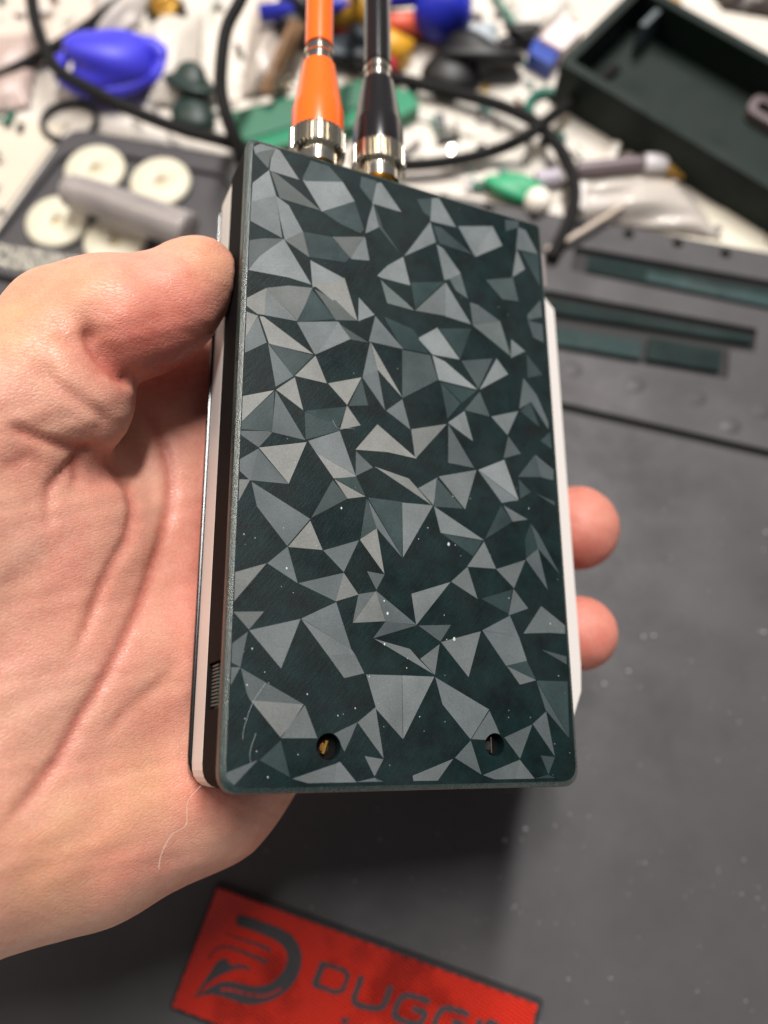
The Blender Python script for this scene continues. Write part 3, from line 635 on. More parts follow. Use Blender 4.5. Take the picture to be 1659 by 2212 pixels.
# skin rests against the case: remove the case's own volume
Xg, Yg, Zg = gx[:, None, None]-AO[0], gy[None, :, None]-AO[1], gz[None, None, :]-AO[2]
def dotn(a): return (Xg*a[0]+Yg*a[1]+Zg*a[2]).astype(np.float32)
u_, v_, t_ = dotn(AU), dotn(AV), dotn(AN)
def cut(u0, u1, v0, v1, t0, t1):
    q = np.maximum(np.maximum(np.abs(u_-(u0+u1)/2)-(u1-u0)/2, np.abs(v_-(v0+v1)/2)-(v1-v0)/2), np.abs(t_-(t0+t1)/2)-(t1-t0)/2)
    np.maximum(SD, -q, out=SD)
cut(-1.2, 73, -1, 131, -2, 12.9); cut(-1.9, 73.3, -1, 131, 12.3, 23.1); cut(70, 85.3, 9, 121, 12.0, 16.8)
del u_, v_, t_, Xg, Yg, Zg

def surface_nets(V):
    """Vertices (in grid units) and quads of the zero surface."""
    n = np.array(V.shape); ins = V < 0
    c = np.zeros(n-1, np.uint8)
    for i in (0, 1):
        for j in (0, 1):
            for k in (0, 1): c += ins[i:n[0]-1+i, j:n[1]-1+j, k:n[2]-1+k]
    act = np.argwhere((c > 0) & (c < 8)); idx = np.full(n-1, -1, np.int32); idx[tuple(act.T)] = np.arange(len(act))
    acc = np.zeros((len(act), 3), np.float32); cnt = np.zeros(len(act), np.float32)
    C8 = [(i, j, k) for i in (0, 1) for j in (0, 1) for k in (0, 1)]
    vals = {q: V[act[:, 0]+q[0], act[:, 1]+q[1], act[:, 2]+q[2]] for q in C8}
    for q in C8:
        for ax in range(3):
            if q[ax]: continue
            p = list(q); p[ax] = 1; p = tuple(p); a, b = vals[q], vals[p]; m = (a < 0) != (b < 0)
            t = np.where(m, a/np.where(m, a-b, 1), 0)
            for d in range(3): acc[:, d] += np.where(m, q[d]+(t if d == ax else 0), 0)
            cnt += m
    verts = act + acc/cnt[:, None]; quads = []
    for ax in range(3):
        A, B = (ax+1) % 3, (ax+2) % 3
        s0 = [slice(None)]*3; s1 = [slice(None)]*3; s0[ax] = slice(0, -1); s1[ax] = slice(1, None)
        a, b = ins[tuple(s0)], ins[tuple(s1)]
        e_ = np.argwhere(a != b); e_ = e_[(e_[:, A] > 0) & (e_[:, B] > 0) & (e_[:, A] < n[A]-1) & (e_[:, B] < n[B]-1)]
        fl = a[tuple(e_.T)]
        def g(da, db):
            q = e_.copy(); q[:, A] -= da; q[:, B] -= db; return idx[tuple(q.T)]
        Q = np.stack([g(1, 1), g(0, 1), g(0, 0), g(1, 0)], 1); Q[~fl] = Q[~fl][:, ::-1]; quads.append(Q)
    return verts, np.concatenate(quads)
hv, hq = surface_nets(SD); del SD
hv = hv*VOX + lo_
# gentle relaxation
ed = np.concatenate([hq[:, [0, 1]], hq[:, [1, 2]], hq[:, [2, 3]], hq[:, [3, 0]]])
deg = np.bincount(ed.ravel(), minlength=len(hv)).astype(float)
def relax(v, f):
    s = np.zeros_like(v)
    for d in range(3): s[:, d] = np.bincount(ed[:, 0], v[ed[:, 1], d], len(v)) + np.bincount(ed[:, 1], v[ed[:, 0], d], len(v))
    return v + f*(s/deg[:, None]-v)
for _ in range(3): hv = relax(hv, .5)

def vnormals(v):
    n = np.cross(v[hq[:, 2]]-v[hq[:, 0]], v[hq[:, 3]]-v[hq[:, 1]]); o = np.zeros_like(v)
    for k in range(4):
        for d in range(3): o[:, d] += np.bincount(hq[:, k], n[:, d], len(v))
    return o/np.maximum(np.linalg.norm(o, axis=1), 1e-9)[:, None]
hn = vnormals(hv)
px = 829.5+FD*hv[:, 0]/hv[:, 2]; py = 1106+FD*hv[:, 1]/hv[:, 2]
front = (hn * hv).sum(1)/np.linalg.norm(hv, axis=1) < -.02
def seg_dist(P0, P1):
    ab = P1-P0; t = np.clip(((px-P0[0])*ab[0]+(py-P0[1])*ab[1])/(ab@ab), 0, 1)
    return np.hypot(px-P0[0]-t*ab[0], py-P0[1]-t*ab[1]), t
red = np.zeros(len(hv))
# creases of the palm: (path on the skin, depth mm, half width, redness with painted shade)
CREASES = [
 ([(184, 700), (200, 745), (226, 776), (262, 812), (292, 826)], 1.5, 13, 1.0),
 ([(70, 772), (125, 832), (175, 868), (214, 891), (240, 921)], .65, 14, .3),
 ([(18, 918), (60, 938), (104, 954), (150, 968), (184, 975), (205, 968)], 1.0, 12, .7),
 ([(182, 978), (160, 1002), (134, 1025), (112, 1048), (98, 1066)], .8, 11, .6),
 ([(181, 985), (173, 1005), (168, 1028), (162, 1046)], .7, 10, .6),
 ([(205, 968), (240, 1000), (262, 1025), (280, 1055), (290, 1085), (289, 1125), (278, 1165), (247, 1215), (220, 1270), (190, 1345), (160, 1410)], .8, 13, .6),
 ([(300, 880), (325, 912), (354, 966), (366, 1010), (369, 1055), (365, 1105), (350, 1180), (327, 1249), (300, 1320), (270, 1385), (222, 1474), (171, 1557), (127, 1641), (62, 1726), (0, 1790)], .85, 14, .75),
 ([(380, 1440), (330, 1490), (270, 1540), (230, 1590)], .35, 12, .25),
 ([(110, 1066), (100, 1100), (110, 1140)], .4, 12, .3),
 ([(0, 1008), (35, 1005), (70, 985), (95, 1010)], .4, 14, .2),
 ([(120, 700), (150, 735), (190, 780), (235, 820)], .25, 16, .2),
]
disp = np.zeros(len(hv))
for pts, dp, wd, rd in CREASES:
    best = np.full(len(hv), 1e9); P_ = [np.array(p, float) for p in pts]; n = len(P_)-1; along = np.zeros(len(hv))
    for i in range(n):
        d, t = seg_dist(P_[i], P_[i+1]); m = d < best; best[m] = d[m]; along[m] = ((i+t)/n)[m]
    fade = np.clip(np.minimum(along, 1-along)*6+.25, 0, 1)
    disp -= dp*np.exp(-(best/wd)**2)*fade; disp -= dp*.3*np.exp(-(best/(wd*3))**2)*fade
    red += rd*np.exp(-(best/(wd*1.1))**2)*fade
rng = np.random.default_rng(4)
for a, f0, amp in ((.5, .055, .06), (1.2, .09, .045), (2.1, .16, .03)):   # slight unevenness of the flesh
    disp += amp*3*np.sin(px*f0*math.cos(a)+py*f0*math.sin(a)+2*np.sin(py*f0*.37+a))*.5
hv = hv + hn*(disp*front)[:, None]
hv = relax(hv, .25)

# skin tones, with shade along the case and in folds painted in
SK = {'base': (194, 145, 122), 'red': (196, 94, 80), 'deep': (156, 60, 42), 'yellow': (200, 152, 106), 'pale': (210, 168, 146)}
Cc = np.tile(np.array(lin(SK['base'])[:3]), (len(hv), 1))
def blend(w, c):
    global Cc
    w = np.clip(w, 0, 1)[:, None]; Cc = Cc*(1-w)+np.array(lin(SK[c])[:3])*w
def blob(x, y, r, c, k, ry=None):
    blend(k*np.exp(-(((px-x)/r)**2+((py-y)/(ry or r))**2)), c)
for a in ((60, 700, 120, 'yellow', .7), (200, 620, 90, 'yellow', .5, 50), (440, 560, 60, 'yellow', .7, 60), (320, 730, 130, 'red', .85, 90), (400, 650, 80, 'red', .5), (270, 620, 60, 'red', .25),
          (130, 870, 90, 'pale', .3), (230, 1030, 60, 'red', .35), (60, 1000, 60, 'red', .3), (400, 820, 90, 'deep', .6, 60), (160, 1290, 130, 'red', .25), (60, 1180, 50, 'pale', .5), (330, 1050, 60, 'pale', .3),
          (100, 1500, 90, 'pale', .35), (410, 1250, 50, 'red', .45, 260), (420, 1700, 80, 'red', .5), (436, 1230, 20, 'deep', .6, 360), (380, 800, 90, 'deep', .6, 60), (250, 790, 40, 'deep', .4, 40), (300, 1700, 90, 'yellow', .5), (100, 1850, 140, 'yellow', .6), (60, 1750, 50, 'pale', .3), (330, 1560, 60, 'red', .2),
          (240, 1800, 70, 'yellow', .4), (520, 1650, 90, 'deep', .5), (280, 1880, 120, 'red', .3, 50), (1260, 1150, 160, 'red', .8), (1260, 1370, 140, 'red', .8), (1225, 970, 60, 'red', .9), (1290, 1120, 45, 'pale', .3), (1280, 1340, 40, 'pale', .25)):
    blob(*a)
blend(red*.85, 'deep')  # creases reddened and darkened, fold shade put into the colour
me = bpy.data.meshes.new("person")
pw = np.stack([hv[:, 0], -hv[:, 1]*ca+hv[:, 2]*sa, -hv[:, 1]*sa-hv[:, 2]*ca], 1)*.001 + np.array([0, 0, HGT])
root = pw[np.argmin(pw[:, 2])]
me.from_pydata(pw.tolist(), [], hq.tolist()); me.update()
at = me.color_attributes.new("skin_tone_shade", 'FLOAT_COLOR', 'POINT')
at.data.foreach_set("color", np.concatenate([Cc, np.ones((len(Cc), 1))], 1).ravel())
me.polygons.foreach_set("use_smooth", [True]*len(me.polygons))
ms = bpy.data.materials.new("skin"); ms.use_nodes = True; nt = ms.node_tree; b = nt.nodes["Principled BSDF"]; LK = nt.links
ac = nt.nodes.new("ShaderNodeAttribute"); ac.attribute_name = "skin_tone_shade"; tc = nt.nodes.new("ShaderNodeTexCoord")
def noise(sc, det, ro=.5, vec=None):
    n = nt.nodes.new("ShaderNodeTexNoise"); n.inputs["Scale"].default_value = sc; n.inputs["Detail"].default_value = det; n.inputs["Roughness"].default_value = ro
    LK.new(vec or tc.outputs["Object"], n.inputs["Vector"]); return n.outputs["Fac"]
def mapr(s, lo, hi, a=.3, bb=.7):
    r = nt.nodes.new("ShaderNodeMapRange"); r.inputs[1].default_value = a; r.inputs[2].default_value = bb; r.inputs[3].default_value = lo; r.inputs[4].default_value = hi; LK.new(s, r.inputs[0]); return r.outputs[0]
def mixc(f, a, bb, mode='MIX'):
    x = nt.nodes.new("ShaderNodeMix"); x.data_type = 'RGBA'; x.blend_type = mode
    (LK.new(f, x.inputs[0]) if not isinstance(f, float) else setattr(x.inputs[0], 'default_value', f))
    LK.new(a, x.inputs[6]) if hasattr(a, 'links') else setattr(x.inputs[6], 'default_value', a)
    LK.new(bb, x.inputs[7]) if hasattr(bb, 'links') else setattr(x.inputs[7], 'default_value', bb); return x.outputs[2]
c1 = mixc(mapr(noise(95, 7, .62), 0, .46), ac.outputs["Color"], lin((192, 112, 102)))
c2 = mixc(mapr(noise(420, 6, .65), 0, .16), c1, lin((222, 182, 164)))
c3 = mixc(1.0, c2, mapr(noise(2400, 3), .93, 1.07), 'MULTIPLY')
LK.new(c3, b.inputs["Base Color"])
mp = nt.nodes.new("ShaderNodeMapping"); mp.inputs["Rotation"].default_value = (0, 0, R(25)); mp.inputs["Scale"].default_value = (1, 2.6, 1); LK.new(tc.outputs["Object"], mp.inputs["Vector"])
wv = nt.nodes.new("ShaderNodeTexWave"); wv.inputs["Scale"].default_value = 420; wv.inputs["Distortion"].default_value = 9; wv.inputs["Detail"].default_value = 3; wv.inputs["Detail Scale"].default_value = .4
LK.new(mp.outputs[0], wv.inputs["Vector"])
vo = nt.nodes.new("ShaderNodeTexVoronoi"); vo.feature = 'DISTANCE_TO_EDGE'; vo.inputs["Scale"].default_value = 620; LK.new(mp.outputs[0], vo.inputs["Vector"])
def bump(h, st, dist, prev=None):
    bp = nt.nodes.new("ShaderNodeBump"); bp.inputs["Strength"].default_value = st; bp.inputs["Distance"].default_value = dist; LK.new(h, bp.inputs["Height"])
    if prev: LK.new(prev, bp.inputs["Normal"])
    return bp.outputs[0]
nb = bump(wv.outputs["Fac"], .2, .00006); nb = bump(mapr(vo.outputs["Distance"], 0, 1, 0, .12), .5, .00008, nb); nb = bump(noise(160, 4, .5), .3, .0004, nb)
LK.new(nb, b.inputs["Normal"])
LK.new(mapr(noise(300, 4), .38, .58), b.inputs["Roughness"])
b.inputs["Specular IOR Level"].default_value = .42
b.inputs["Subsurface Weight"].default_value = .32; b.inputs["Subsurface Radius"].default_value = (1, .3, .18); b.inputs["Subsurface Scale"].default_value = .0045
person = link("person", me, ms)
tag(person, "bare left hand gripping the green case, thumb pressed on its side and two fingertips showing", "person")

# the nail, seen edge-on along the far side of the thumb
bm = bmesh.new(); bmesh.ops.create_icosphere(bm, subdivisions=4, radius=1)
na = c2w(cm(312, 560, 171.5)); nb_ = c2w(cm(440, 520, 173.5)); nd = (nb_-na).normalized(); nz = (c2w((0, 0, 1))-c2w((0, 0, 0))).normalized(); nz = (nz-nd*nz.dot(nd)).normalized(); ny = nz.cross(nd)
for v in bm.verts:
    p = v.co; v.co = (na+nb_)/2 + nd*p.x*.0072 + nz*(p.y*.0050+.0012) + ny*(p.z*.0010 - .0016*p.x*p.x*(1 if ny.dot(c2w((0,-1,0))-c2w((0,0,0))) > 0 else -1)*.4)
obj("thumbnail", bm, mat("nail_pink", (214, 140, 138), .25, coat=.3), person, smooth=True)
# ================================================================= THE BENCH
def pp(pts, z=0.0): return [tuple(P(x, y, z)[:2]) for x, y in pts]
def flat_slab(name, pts, z0, z1, m, parent=None, holes=(), r=0, bevel=0):
    o2 = pp(pts, z1)
    if r: o2 = rounded(o2, r)
    return obj(name, prism(o2, z0, z1, holes=holes), m, parent, bevel=bevel)
bench_m = mat("bench_cream", (206, 198, 188), .55, mottle=.07, mscale=18, bump=(300, .1, .0003))
bm = bmesh.new(); vs = [bm.verts.new(p) for p in ((-.8, -.5, 0), (.9, -.5, 0), (.9, 1.0, 0), (-.8, 1.0, 0))]; bm.faces.new(vs)
tag(obj("workbench_top", bm, bench_m), kind="structure")

# ---- the black silicone work mat with its compartments
M_mat = plastic_printed("mat_silicone", (67, 65, 67), 0, 30, .15, rough=.60, spec=.35, sheen_var=.08, speck=False, broad=.16, bscale=22)
M_matd = mat("mat_dark", (20, 19, 20), .7)
mt = thing("silicone_mat", "large black silicone work mat with compartments and holes along its far side", "mat")
ZM = .004
seam = lambda x: 600+.2285*x
base = rounded(pp([(150, 275), (1900, 589), (2000, 2500), (-400, 2600), (-420, 1060)], ZM), [.012, .01, .01, .01, .01])
obj("mat_base", prism(base, .0002, .0014), M_matd, mt)
pad = pp([(-72, seam(-72)+10), (1950, seam(1950)+10), (2050, 2500), (-400, 2600), (-430, 1107)], ZM)
obj("mat_pad", prism(pad, .0015, ZM), M_mat, mt, bevel=.0006)
def z5(x, y): return ((2000+.6173*x)/1.8228, (900+.6173*y)/1.8228)
slotA = rounded(pp([z5(430, 112), z5(2100, 410), z5(2100, 610), z5(395, 268)], ZM), .0015)
slotB = rounded(pp([z5(-200, 400), z5(260, 395), z5(1590, 640), z5(1570, 790), z5(1415, 770), z5(1400, 960), z5(300, 770), z5(-200, 690)], ZM), .001)
well = rounded(pp([(-12, 514), (126, 343), (160, 325), (200, 322), (470, 374), (500, 400), (490, 592)], ZM), [.001, .008, .004, .008, .006, .006, .003])
pins = []
for x, y in ((870, 409), (959, 426), (1055, 447), (1154, 468), (1255, 487), (1358, 506), (1464, 526), (1567, 548)):
    c = P(x, y, ZM); pins.append(circle(c.x, c.y, .0021, 16))
upper = rounded(pp([(150, 275), (1900, 589), (1950, seam(1950)-8), (-62, seam(-62)-8)], ZM), [.010, .01, .001, .001])
bmu = prism(upper, .0015, ZM, holes=[slotA, slotB, well]+pins)
obj("compartment_panel", bmu, M_mat, mt, bevel=.0004)
for x, y in ((410, 900), (810, 1000), (1200, 1080), (1620, 1165), (1420, 1258)):      # small raised half moons
    c = P(*z5(x, y), ZM); bm = bmesh.new()
    bmesh.ops.create_uvsphere(bm, u_segments=20, v_segments=10, radius=.0048, matrix=Matrix.Translation((c.x, c.y, ZM-.0008)) @ Matrix.Diagonal((1, .8, .28, 1)))
    obj("finger_bump", bm, M_mat, mt, smooth=True)
c = P(150, 262, .002)                                                              # hanging loop at the corner
bm = tube([Vector((c.x+.011*math.cos(a), c.y+.010*math.sin(a), .002)) for a in [i*math.pi*2/28 for i in range(29)]], .0013, 8, cap=False)
obj("hanging_loop", bm, M_matd, mt, smooth=True)
# printed scale along the near side of the compartment: rows of pale marks
bm = bmesh.new(); rs = random.Random(5)
for i in range(150):
    x = -60+i*2.9
    for row in range(3):
        if rs.random() < .8:
            y = 528+.165*x+row*17+rs.uniform(-2, 2); w_, h_ = rs.uniform(1.2, 2.4), rs.uniform(9, 15)
            q = [P(x, y, ZM+.00012), P(x+w_, y+.4, ZM+.00012), P(x+w_, y+h_, ZM+.00012), P(x, y+h_, ZM+.00012)]
            bm.faces.new([bm.verts.new(p) for p in q])
o = obj("printed_scale", bm, mat("print_white", (205, 200, 185), .6), mt); tag(o, kind="stuff")
# dust on the mat
bm = bmesh.new(); rs = random.Random(8)
for _ in range(300):
    x, y = rs.uniform(500, 1750), rs.uniform(900, 2300)
    if y < seam(x)+20: continue
    r = rs.choice((.0001, .00012, .00014, .0002)); p = P(x, y, ZM+r*.6)
    bmesh.ops.create_icosphere(bm, subdivisions=1, radius=r, matrix=Matrix.Translation(p) @ Matrix.Rotation(rs.uniform(0, 3), 4, 'Z') @ Matrix.Diagonal((rs.uniform(1, 2), 1, .6, 1)))
for x, y in ((1390, 1375), (1412, 1373), (1305, 1477), (1270, 1375), (1358, 1450), (1655, 1150), (1090, 1815), (1135, 1790), (1650, 1365)):
    p = P(x, y, ZM+.0003); bmesh.ops.create_icosphere(bm, subdivisions=1, radius=.00045, matrix=Matrix.Translation(p) @ Matrix.Diagonal((1.3, 1, .6, 1)))
tag(obj("mat_dust", bm, mat("lint_grey", (176, 172, 170), .8)), "pale dust and lint scattered over the black mat", "dust", kind="stuff")
# ---- green-grey printed bars lying in the slots
M_bar = plastic_printed("bar_green_grey", (40, 58, 58), R(20), 300, .5, rough=.7, spec=.25, broad=.5, speck=False)
M_bar2 = plastic_printed("bar_dark_green", (14, 31, 30), R(20), 300, .5, rough=.7, spec=.2, broad=.5, speck=False)
def bar(pts, z0, z1, m, label):
    o = obj("printed_bar", prism(rounded(pp([z5(*q) for q in pts], z1), .0006), z0, z1), m, bevel=.0004)
    tag(o, label, "printed bar", "green printed bars lying in the slots of the mat"); return o
bar([(520, 165), (1900, 430), (1900, 540), (500, 275)], .0015, .0030, M_bar2, "dark green printed bar lying in the far slot of the mat")
bar([(890, 270), (2050, 500), (2050, 580), (880, 335)], .0031, .0038, M_bar, "lighter grey-green strip on top of the bar in the far slot")
bar([(-100, 440), (300, 450), (1560, 680), (1560, 735), (300, 540), (-100, 520)], .0015, .0036, M_bar2, "long narrow green bar along the far side of the near slot")
bar([(-100, 610), (330, 630), (850, 715), (850, 830), (320, 745), (-100, 715)], .0015, .0042, M_bar, "pale grey-green bar at the near edge of the near slot, beside the case")
bar([(900, 690), (1370, 770), (1350, 910), (880, 835)], .0015, .0034, M_bar2, "short dark green block at the right end of the near slot")

obj("well_floor", prism(rounded(pp([(-14, 516), (125, 341), (160, 323), (200, 320), (472, 372), (502, 398), (492, 594)], ZM), [.001, .008, .004, .008, .006, .006, .003]), .00145, .0019), M_mat, mt)
# ---- cream ring coils and the clear stick lying on them
M_coil = plastic_printed("coil_cream", (204, 198, 178), 0, 900, .3, rough=.5, speck=False)
def coil(x, y, label, rr=.0122):
    c = P(x, y, .004); t = thing("ring_disc", label, "disc", (c.x, c.y, .0020), "cream ring discs in the mat compartment")
    bm = bmesh.new()
    pr_ = [(rr*.16, .0016), (rr*.2, .0026), (rr*.45, .0030), (rr*.8, .0031), (rr*.95, .0026), (rr, .0016), (rr*.96, .0004), (rr*.9, 0)]
    rings = [[bm.verts.new((r*math.cos(2*math.pi*k/40), r*math.sin(2*math.pi*k/40), z)) for k in range(40)] for r, z in pr_]
    for a, b2 in zip(rings, rings[1:]):
        for k in range(40): bm.faces.new((a[k], a[(k+1) % 40], b2[(k+1) % 40], b2[k]))
    obj("disc", bm, M_coil, t, smooth=True)
    bm = prism(circle(0, 0, rr*.16, 20), .0004, .0012); obj("centre_plug", bm, mat("plug_tan", (190, 172, 140), .5), t)
coil(205, 366, "cream ring disc at the far left of the mat compartment"); coil(346, 393, "cream ring disc at the far right of the compartment, beyond the clear stick")
coil(122, 478, "cream ring disc at the near left of the compartment"); coil(248, 520, "cream ring disc half hidden under the clear stick")
pts = [P(142, 412, .0145), P(205, 428, .0148), P(290, 458, .0150), P(385, 492, .0152), P(412, 503, .0152)]
o = obj("clear_stick", tube(spline(pts, 8), [.0050, .0058]+[.0064+.0001*i/3 for i in range(29)]+[.0066, .0050], 20), mat("clear_plastic", (186, 178, 176), .4, trans=.5, coat=.3, mottle=.15, mscale=80), smooth=True)
tag(o, "milky clear plastic stick lying across the cream discs", "plastic stick")

# ---- big dark green printed tray
tr = thing("printed_tray", "large open dark green printed tray lying at the far right", "tray")
M_tray = plastic_printed("tray_dark_green", (17, 29, 24), R(30), 200, .6, rough=.6, speck=True, spec=.25)
M_tray2 = plastic_printed("tray_floor_teal", (14, 33, 33), R(30), 200, .6, rough=.5, speck=False)
ZT = .020
A = P(1206, 133, ZT); B_ = P(1659, 405, ZT); C_ = P(1403, -29, ZT)
ux = (B_-A).normalized(); uy = Vector((-ux.y, ux.x, 0)); wid = (C_-A).dot(uy); Lx = .30
if wid < 0: uy = -uy; wid = -wid
def TQ(a, b): q = A+ux*a+uy*b; return (q.x, q.y)
w = .0042
def tprism(a0, a1, b0, b1, z0, z1, nm, m, **k): return obj(nm, prism([TQ(a0, b0), TQ(a1, b0), TQ(a1, b1), TQ(a0, b1)], z0, z1), m, tr, **k)
tprism(0, Lx, 0, wid, .0003, .0035, "tray_floor", M_tray)
outer = rounded([TQ(0, 0), TQ(Lx, 0), TQ(Lx, wid), TQ(0, wid)], .003); inner = rounded([TQ(w, w), TQ(Lx-w, w), TQ(Lx-w, wid-w), TQ(w, wid-w)], .002)
obj("tray_wall", prism(outer, .0036, ZT, holes=[inner]), M_tray, tr, bevel=.0008)
tprism(.092, Lx-w-.0002, w+.0002, wid*.62, .0036, .0048, "floor_panel", M_tray2)
sl = rounded([TQ(.066, wid*.70), TQ(.24, wid*.70), TQ(.24, wid*.90), TQ(.066, wid*.90)], .005)
sli = rounded([TQ(.069, wid*.70+.003), TQ(.237, wid*.70+.003), TQ(.237, wid*.90-.003), TQ(.069, wid*.90-.003)], .004)
obj("slot_rim", prism(sl, .0037, .0085, holes=[sli]), mat("slot_rim_grey", (104, 92, 94), .4), tr, bevel=.0008)
tprism(.012, .0145, wid-w-.012, wid-w-.0002, .0036, .017, "corner_glint", mat("glint_grey", (84, 92, 96), .4))  # grey fin stands in for a glint in the tray corner

# ---- black cables
M_cable = mat("cable_black", (12, 10, 10), .75, spec=.3, bump=(900, .5, .0003))
def cable(pts, r, label, m=M_cable, nm="black_cable"):
    q = [P(x, y, z) for x, y, z in pts]
    o = obj(nm, tube(spline(q, 12), r, 12), m, smooth=True); tag(o, label, "cable", "black cables on the bench"); return o
cable([(52, -120, .03), (66, -20, .028), (80, 60, .026), (120, 145, .020), (200, 195, .016), (300, 245, .012), (400, 282, .009), (500, 310, .008), (600, 350, .006)], .0025, "black cable sweeping from the top left down to the case corner")
cable([(-120, 210, .004), (0, 164, .004), (100, 112, .0045), (200, 48, .0045), (290, -30, .004), (360, -90, .004)], .0024, "black cable crossing the far left corner of the bench under another")
cable([(560, -90, .05), (520, 0, .05), (490, 60, .048), (478, 140, .044), (478, 200, .040), (492, 260, .036), (515, 320, .030), (540, 400, .02), (600, 520, .006)], .0024, "black cable hanging vertically just left of the orange plug")
cable([(600, 0, .006), (720, 108, .006), (800, 155, .006), (900, 180, .007), (1000, 205, .007), (1090, 232, .008), (1160, 268, .010), (1215, 330, .010), (1240, 400, .009), (1232, 470, .008), (1190, 560, .006)], .0025, "black cable passing behind the plugs and curling down to the right of the case")
cable([(760, 340, .006), (860, 356, .006), (960, 350, .006), (1060, 328, .006), (1140, 292, .0125), (1200, 245, .010), (1260, 200, .005), (1330, 150, .004)], .0024, "black cable rising from the plugs to the printed tray")
# thin cable-tie offcut on the right
o = obj("tan_wire", tube(spline([P(1180, 540, .006), P(1220, 522, .007), P(1290, 480, .008), P(1380, 425, .006), P(1460, 392, .004)], 8), .0011, 8), mat("wire_tan", (190, 175, 160), .5), smooth=True)
tag(o, "thin tan wire crossing the mat edge at the right of the case", "wire")

# ---- blue rubber caps
def lump(name, x, y, z, rx, ry, rz_, rgb, label, cat, rot=0, amp=.12, seed=1, rough=.5, extra=None, sss=0):
    c = P(x, y, z); bm = bmesh.new(); bmesh.ops.create_icosphere(bm, subdivisions=5, radius=1)
    rs = random.Random(seed); ph = [(rs.uniform(1, 3), rs.uniform(1, 3), rs.uniform(1, 3), rs.uniform(0, 6)) for _ in range(6)]
    for v in bm.verts:
        p = v.co.copy(); f = 1+sum(amp/(i+1)*math.sin(a*p.x*1.5+b2*p.y*1.7+cc*p.z*1.3+d) for i, (a, b2, cc, d) in enumerate(ph))
        v.co = p*f
    bmesh.ops.scale(bm, vec=(rx, ry, rz_), verts=bm.verts); bmesh.ops.rotate(bm, cent=(0, 0, 0), matrix=Matrix.Rotation(rot, 3, 'Z'), verts=bm.verts)
    zmin = min(v.co.z for v in bm.verts)
    for v in bm.verts: v.co.z = max(v.co.z, -z*.98)
    bmesh.ops.translate(bm, vec=c, verts=bm.verts)
    if extra: extra(bm, c)
    o = obj(name, bm, mat(name+"_mat", rgb, rough, mottle=.06, mscale=60), smooth=True); tag(o, label, cat); return o
def knot(bm, c):
    p0 = P(322, 142, .008); q = [Vector((p0.x+.0065*math.cos(a), p0.y+.0055*math.sin(a), .010+.003*math.sin(a))) for a in [i*2*math.pi/20 for i in range(21)]]
    tube(q, .0034, 10, bm=bm)
    q = [Vector((c.x+.019*math.cos(a)-.002, c.y+.014*math.sin(a), .0085)) for a in [math.pi*(.9+.95*i/20) for i in range(21)]]
    tube(q, .0028, 10, bm=bm)
lump("blue_putty", 238, 135, .010, .0185, .0155, .0115, (62, 58, 205), "crumpled bright blue rubber lump beside the black cables at the far left", "rubber", rot=.3, amp=.10, seed=4, extra=knot)
lump("blue_dome", 958, 20, .012, .0125, .0115, .012, (22, 36, 170), "round deep blue plastic dome at the far edge behind the black plug", "dome", amp=.03, seed=2)
def strip(name, a, b2, r, rgb, label, cat, z=.006, grp=None, **k):
    o = obj(name, tube([P(*a, z), P(*b2, z)], r, 14), mat(name+"_plastic", rgb, .45), smooth=True, **k); return tag(o, label, cat, grp)
strip("striped_handle", (560, 30), (905, -8), .0035, (30, 40, 160), "blue shaft leading to the deep blue dome", "tool shaft", z=.014)
strip("orange_rod", (800, 52), (925, 52), .0050, (214, 92, 66), "orange-red rod under the deep blue dome", "rod", z=.006)
strip("yellow_rod", (800, 78), (880, 118), .0060, (216, 158, 40), "short yellow rod behind the black plug", "rod", z=.007)
strip("crimson_rod", (780, 100), (850, 150), .0042, (196, 48, 70), "short crimson rod lying next to the yellow one", "rod", z=.0045)
strip("mustard_tube", (690, 5), (840, 30), .0085, (186, 138, 34), "thick mustard yellow tube between the two plugs", "tube", z=.010)
strip("red_tube", (700, 42), (800, 75), .0040, (190, 50, 40), "thin red tube under the mustard one", "tube", z=.0042)
lump("black_clump", 1010, 125, .008, .0150, .0105, .008, (8, 7, 8), "black plastic clump below the deep blue dome", "clump", seed=9, amp=.45)
lump("black_lump", 650, 18, .010, .011, .014, .010, (16, 12, 16), "round black plastic lump just left of the orange plug", "lump", seed=5, amp=.1)
lump("dark_coil_end", 415, 195, .006, .0085, .0120, .006, (18, 40, 34), "dark green crumpled scrap left of the hanging cable", "scrap", seed=12, amp=.5, rot=.5)
lump("dark_shard", 1125, 75, .004, .008, .0055, .004, (26, 24, 26), "small black chip beside the deep blue dome", "chip", seed=15, amp=.4)
lump("dark_bundle", 770, 100, .006, .012, .008, .006, (34, 44, 52), "dark blue-grey piece behind the two plugs", "scrap", seed=22, amp=.4)

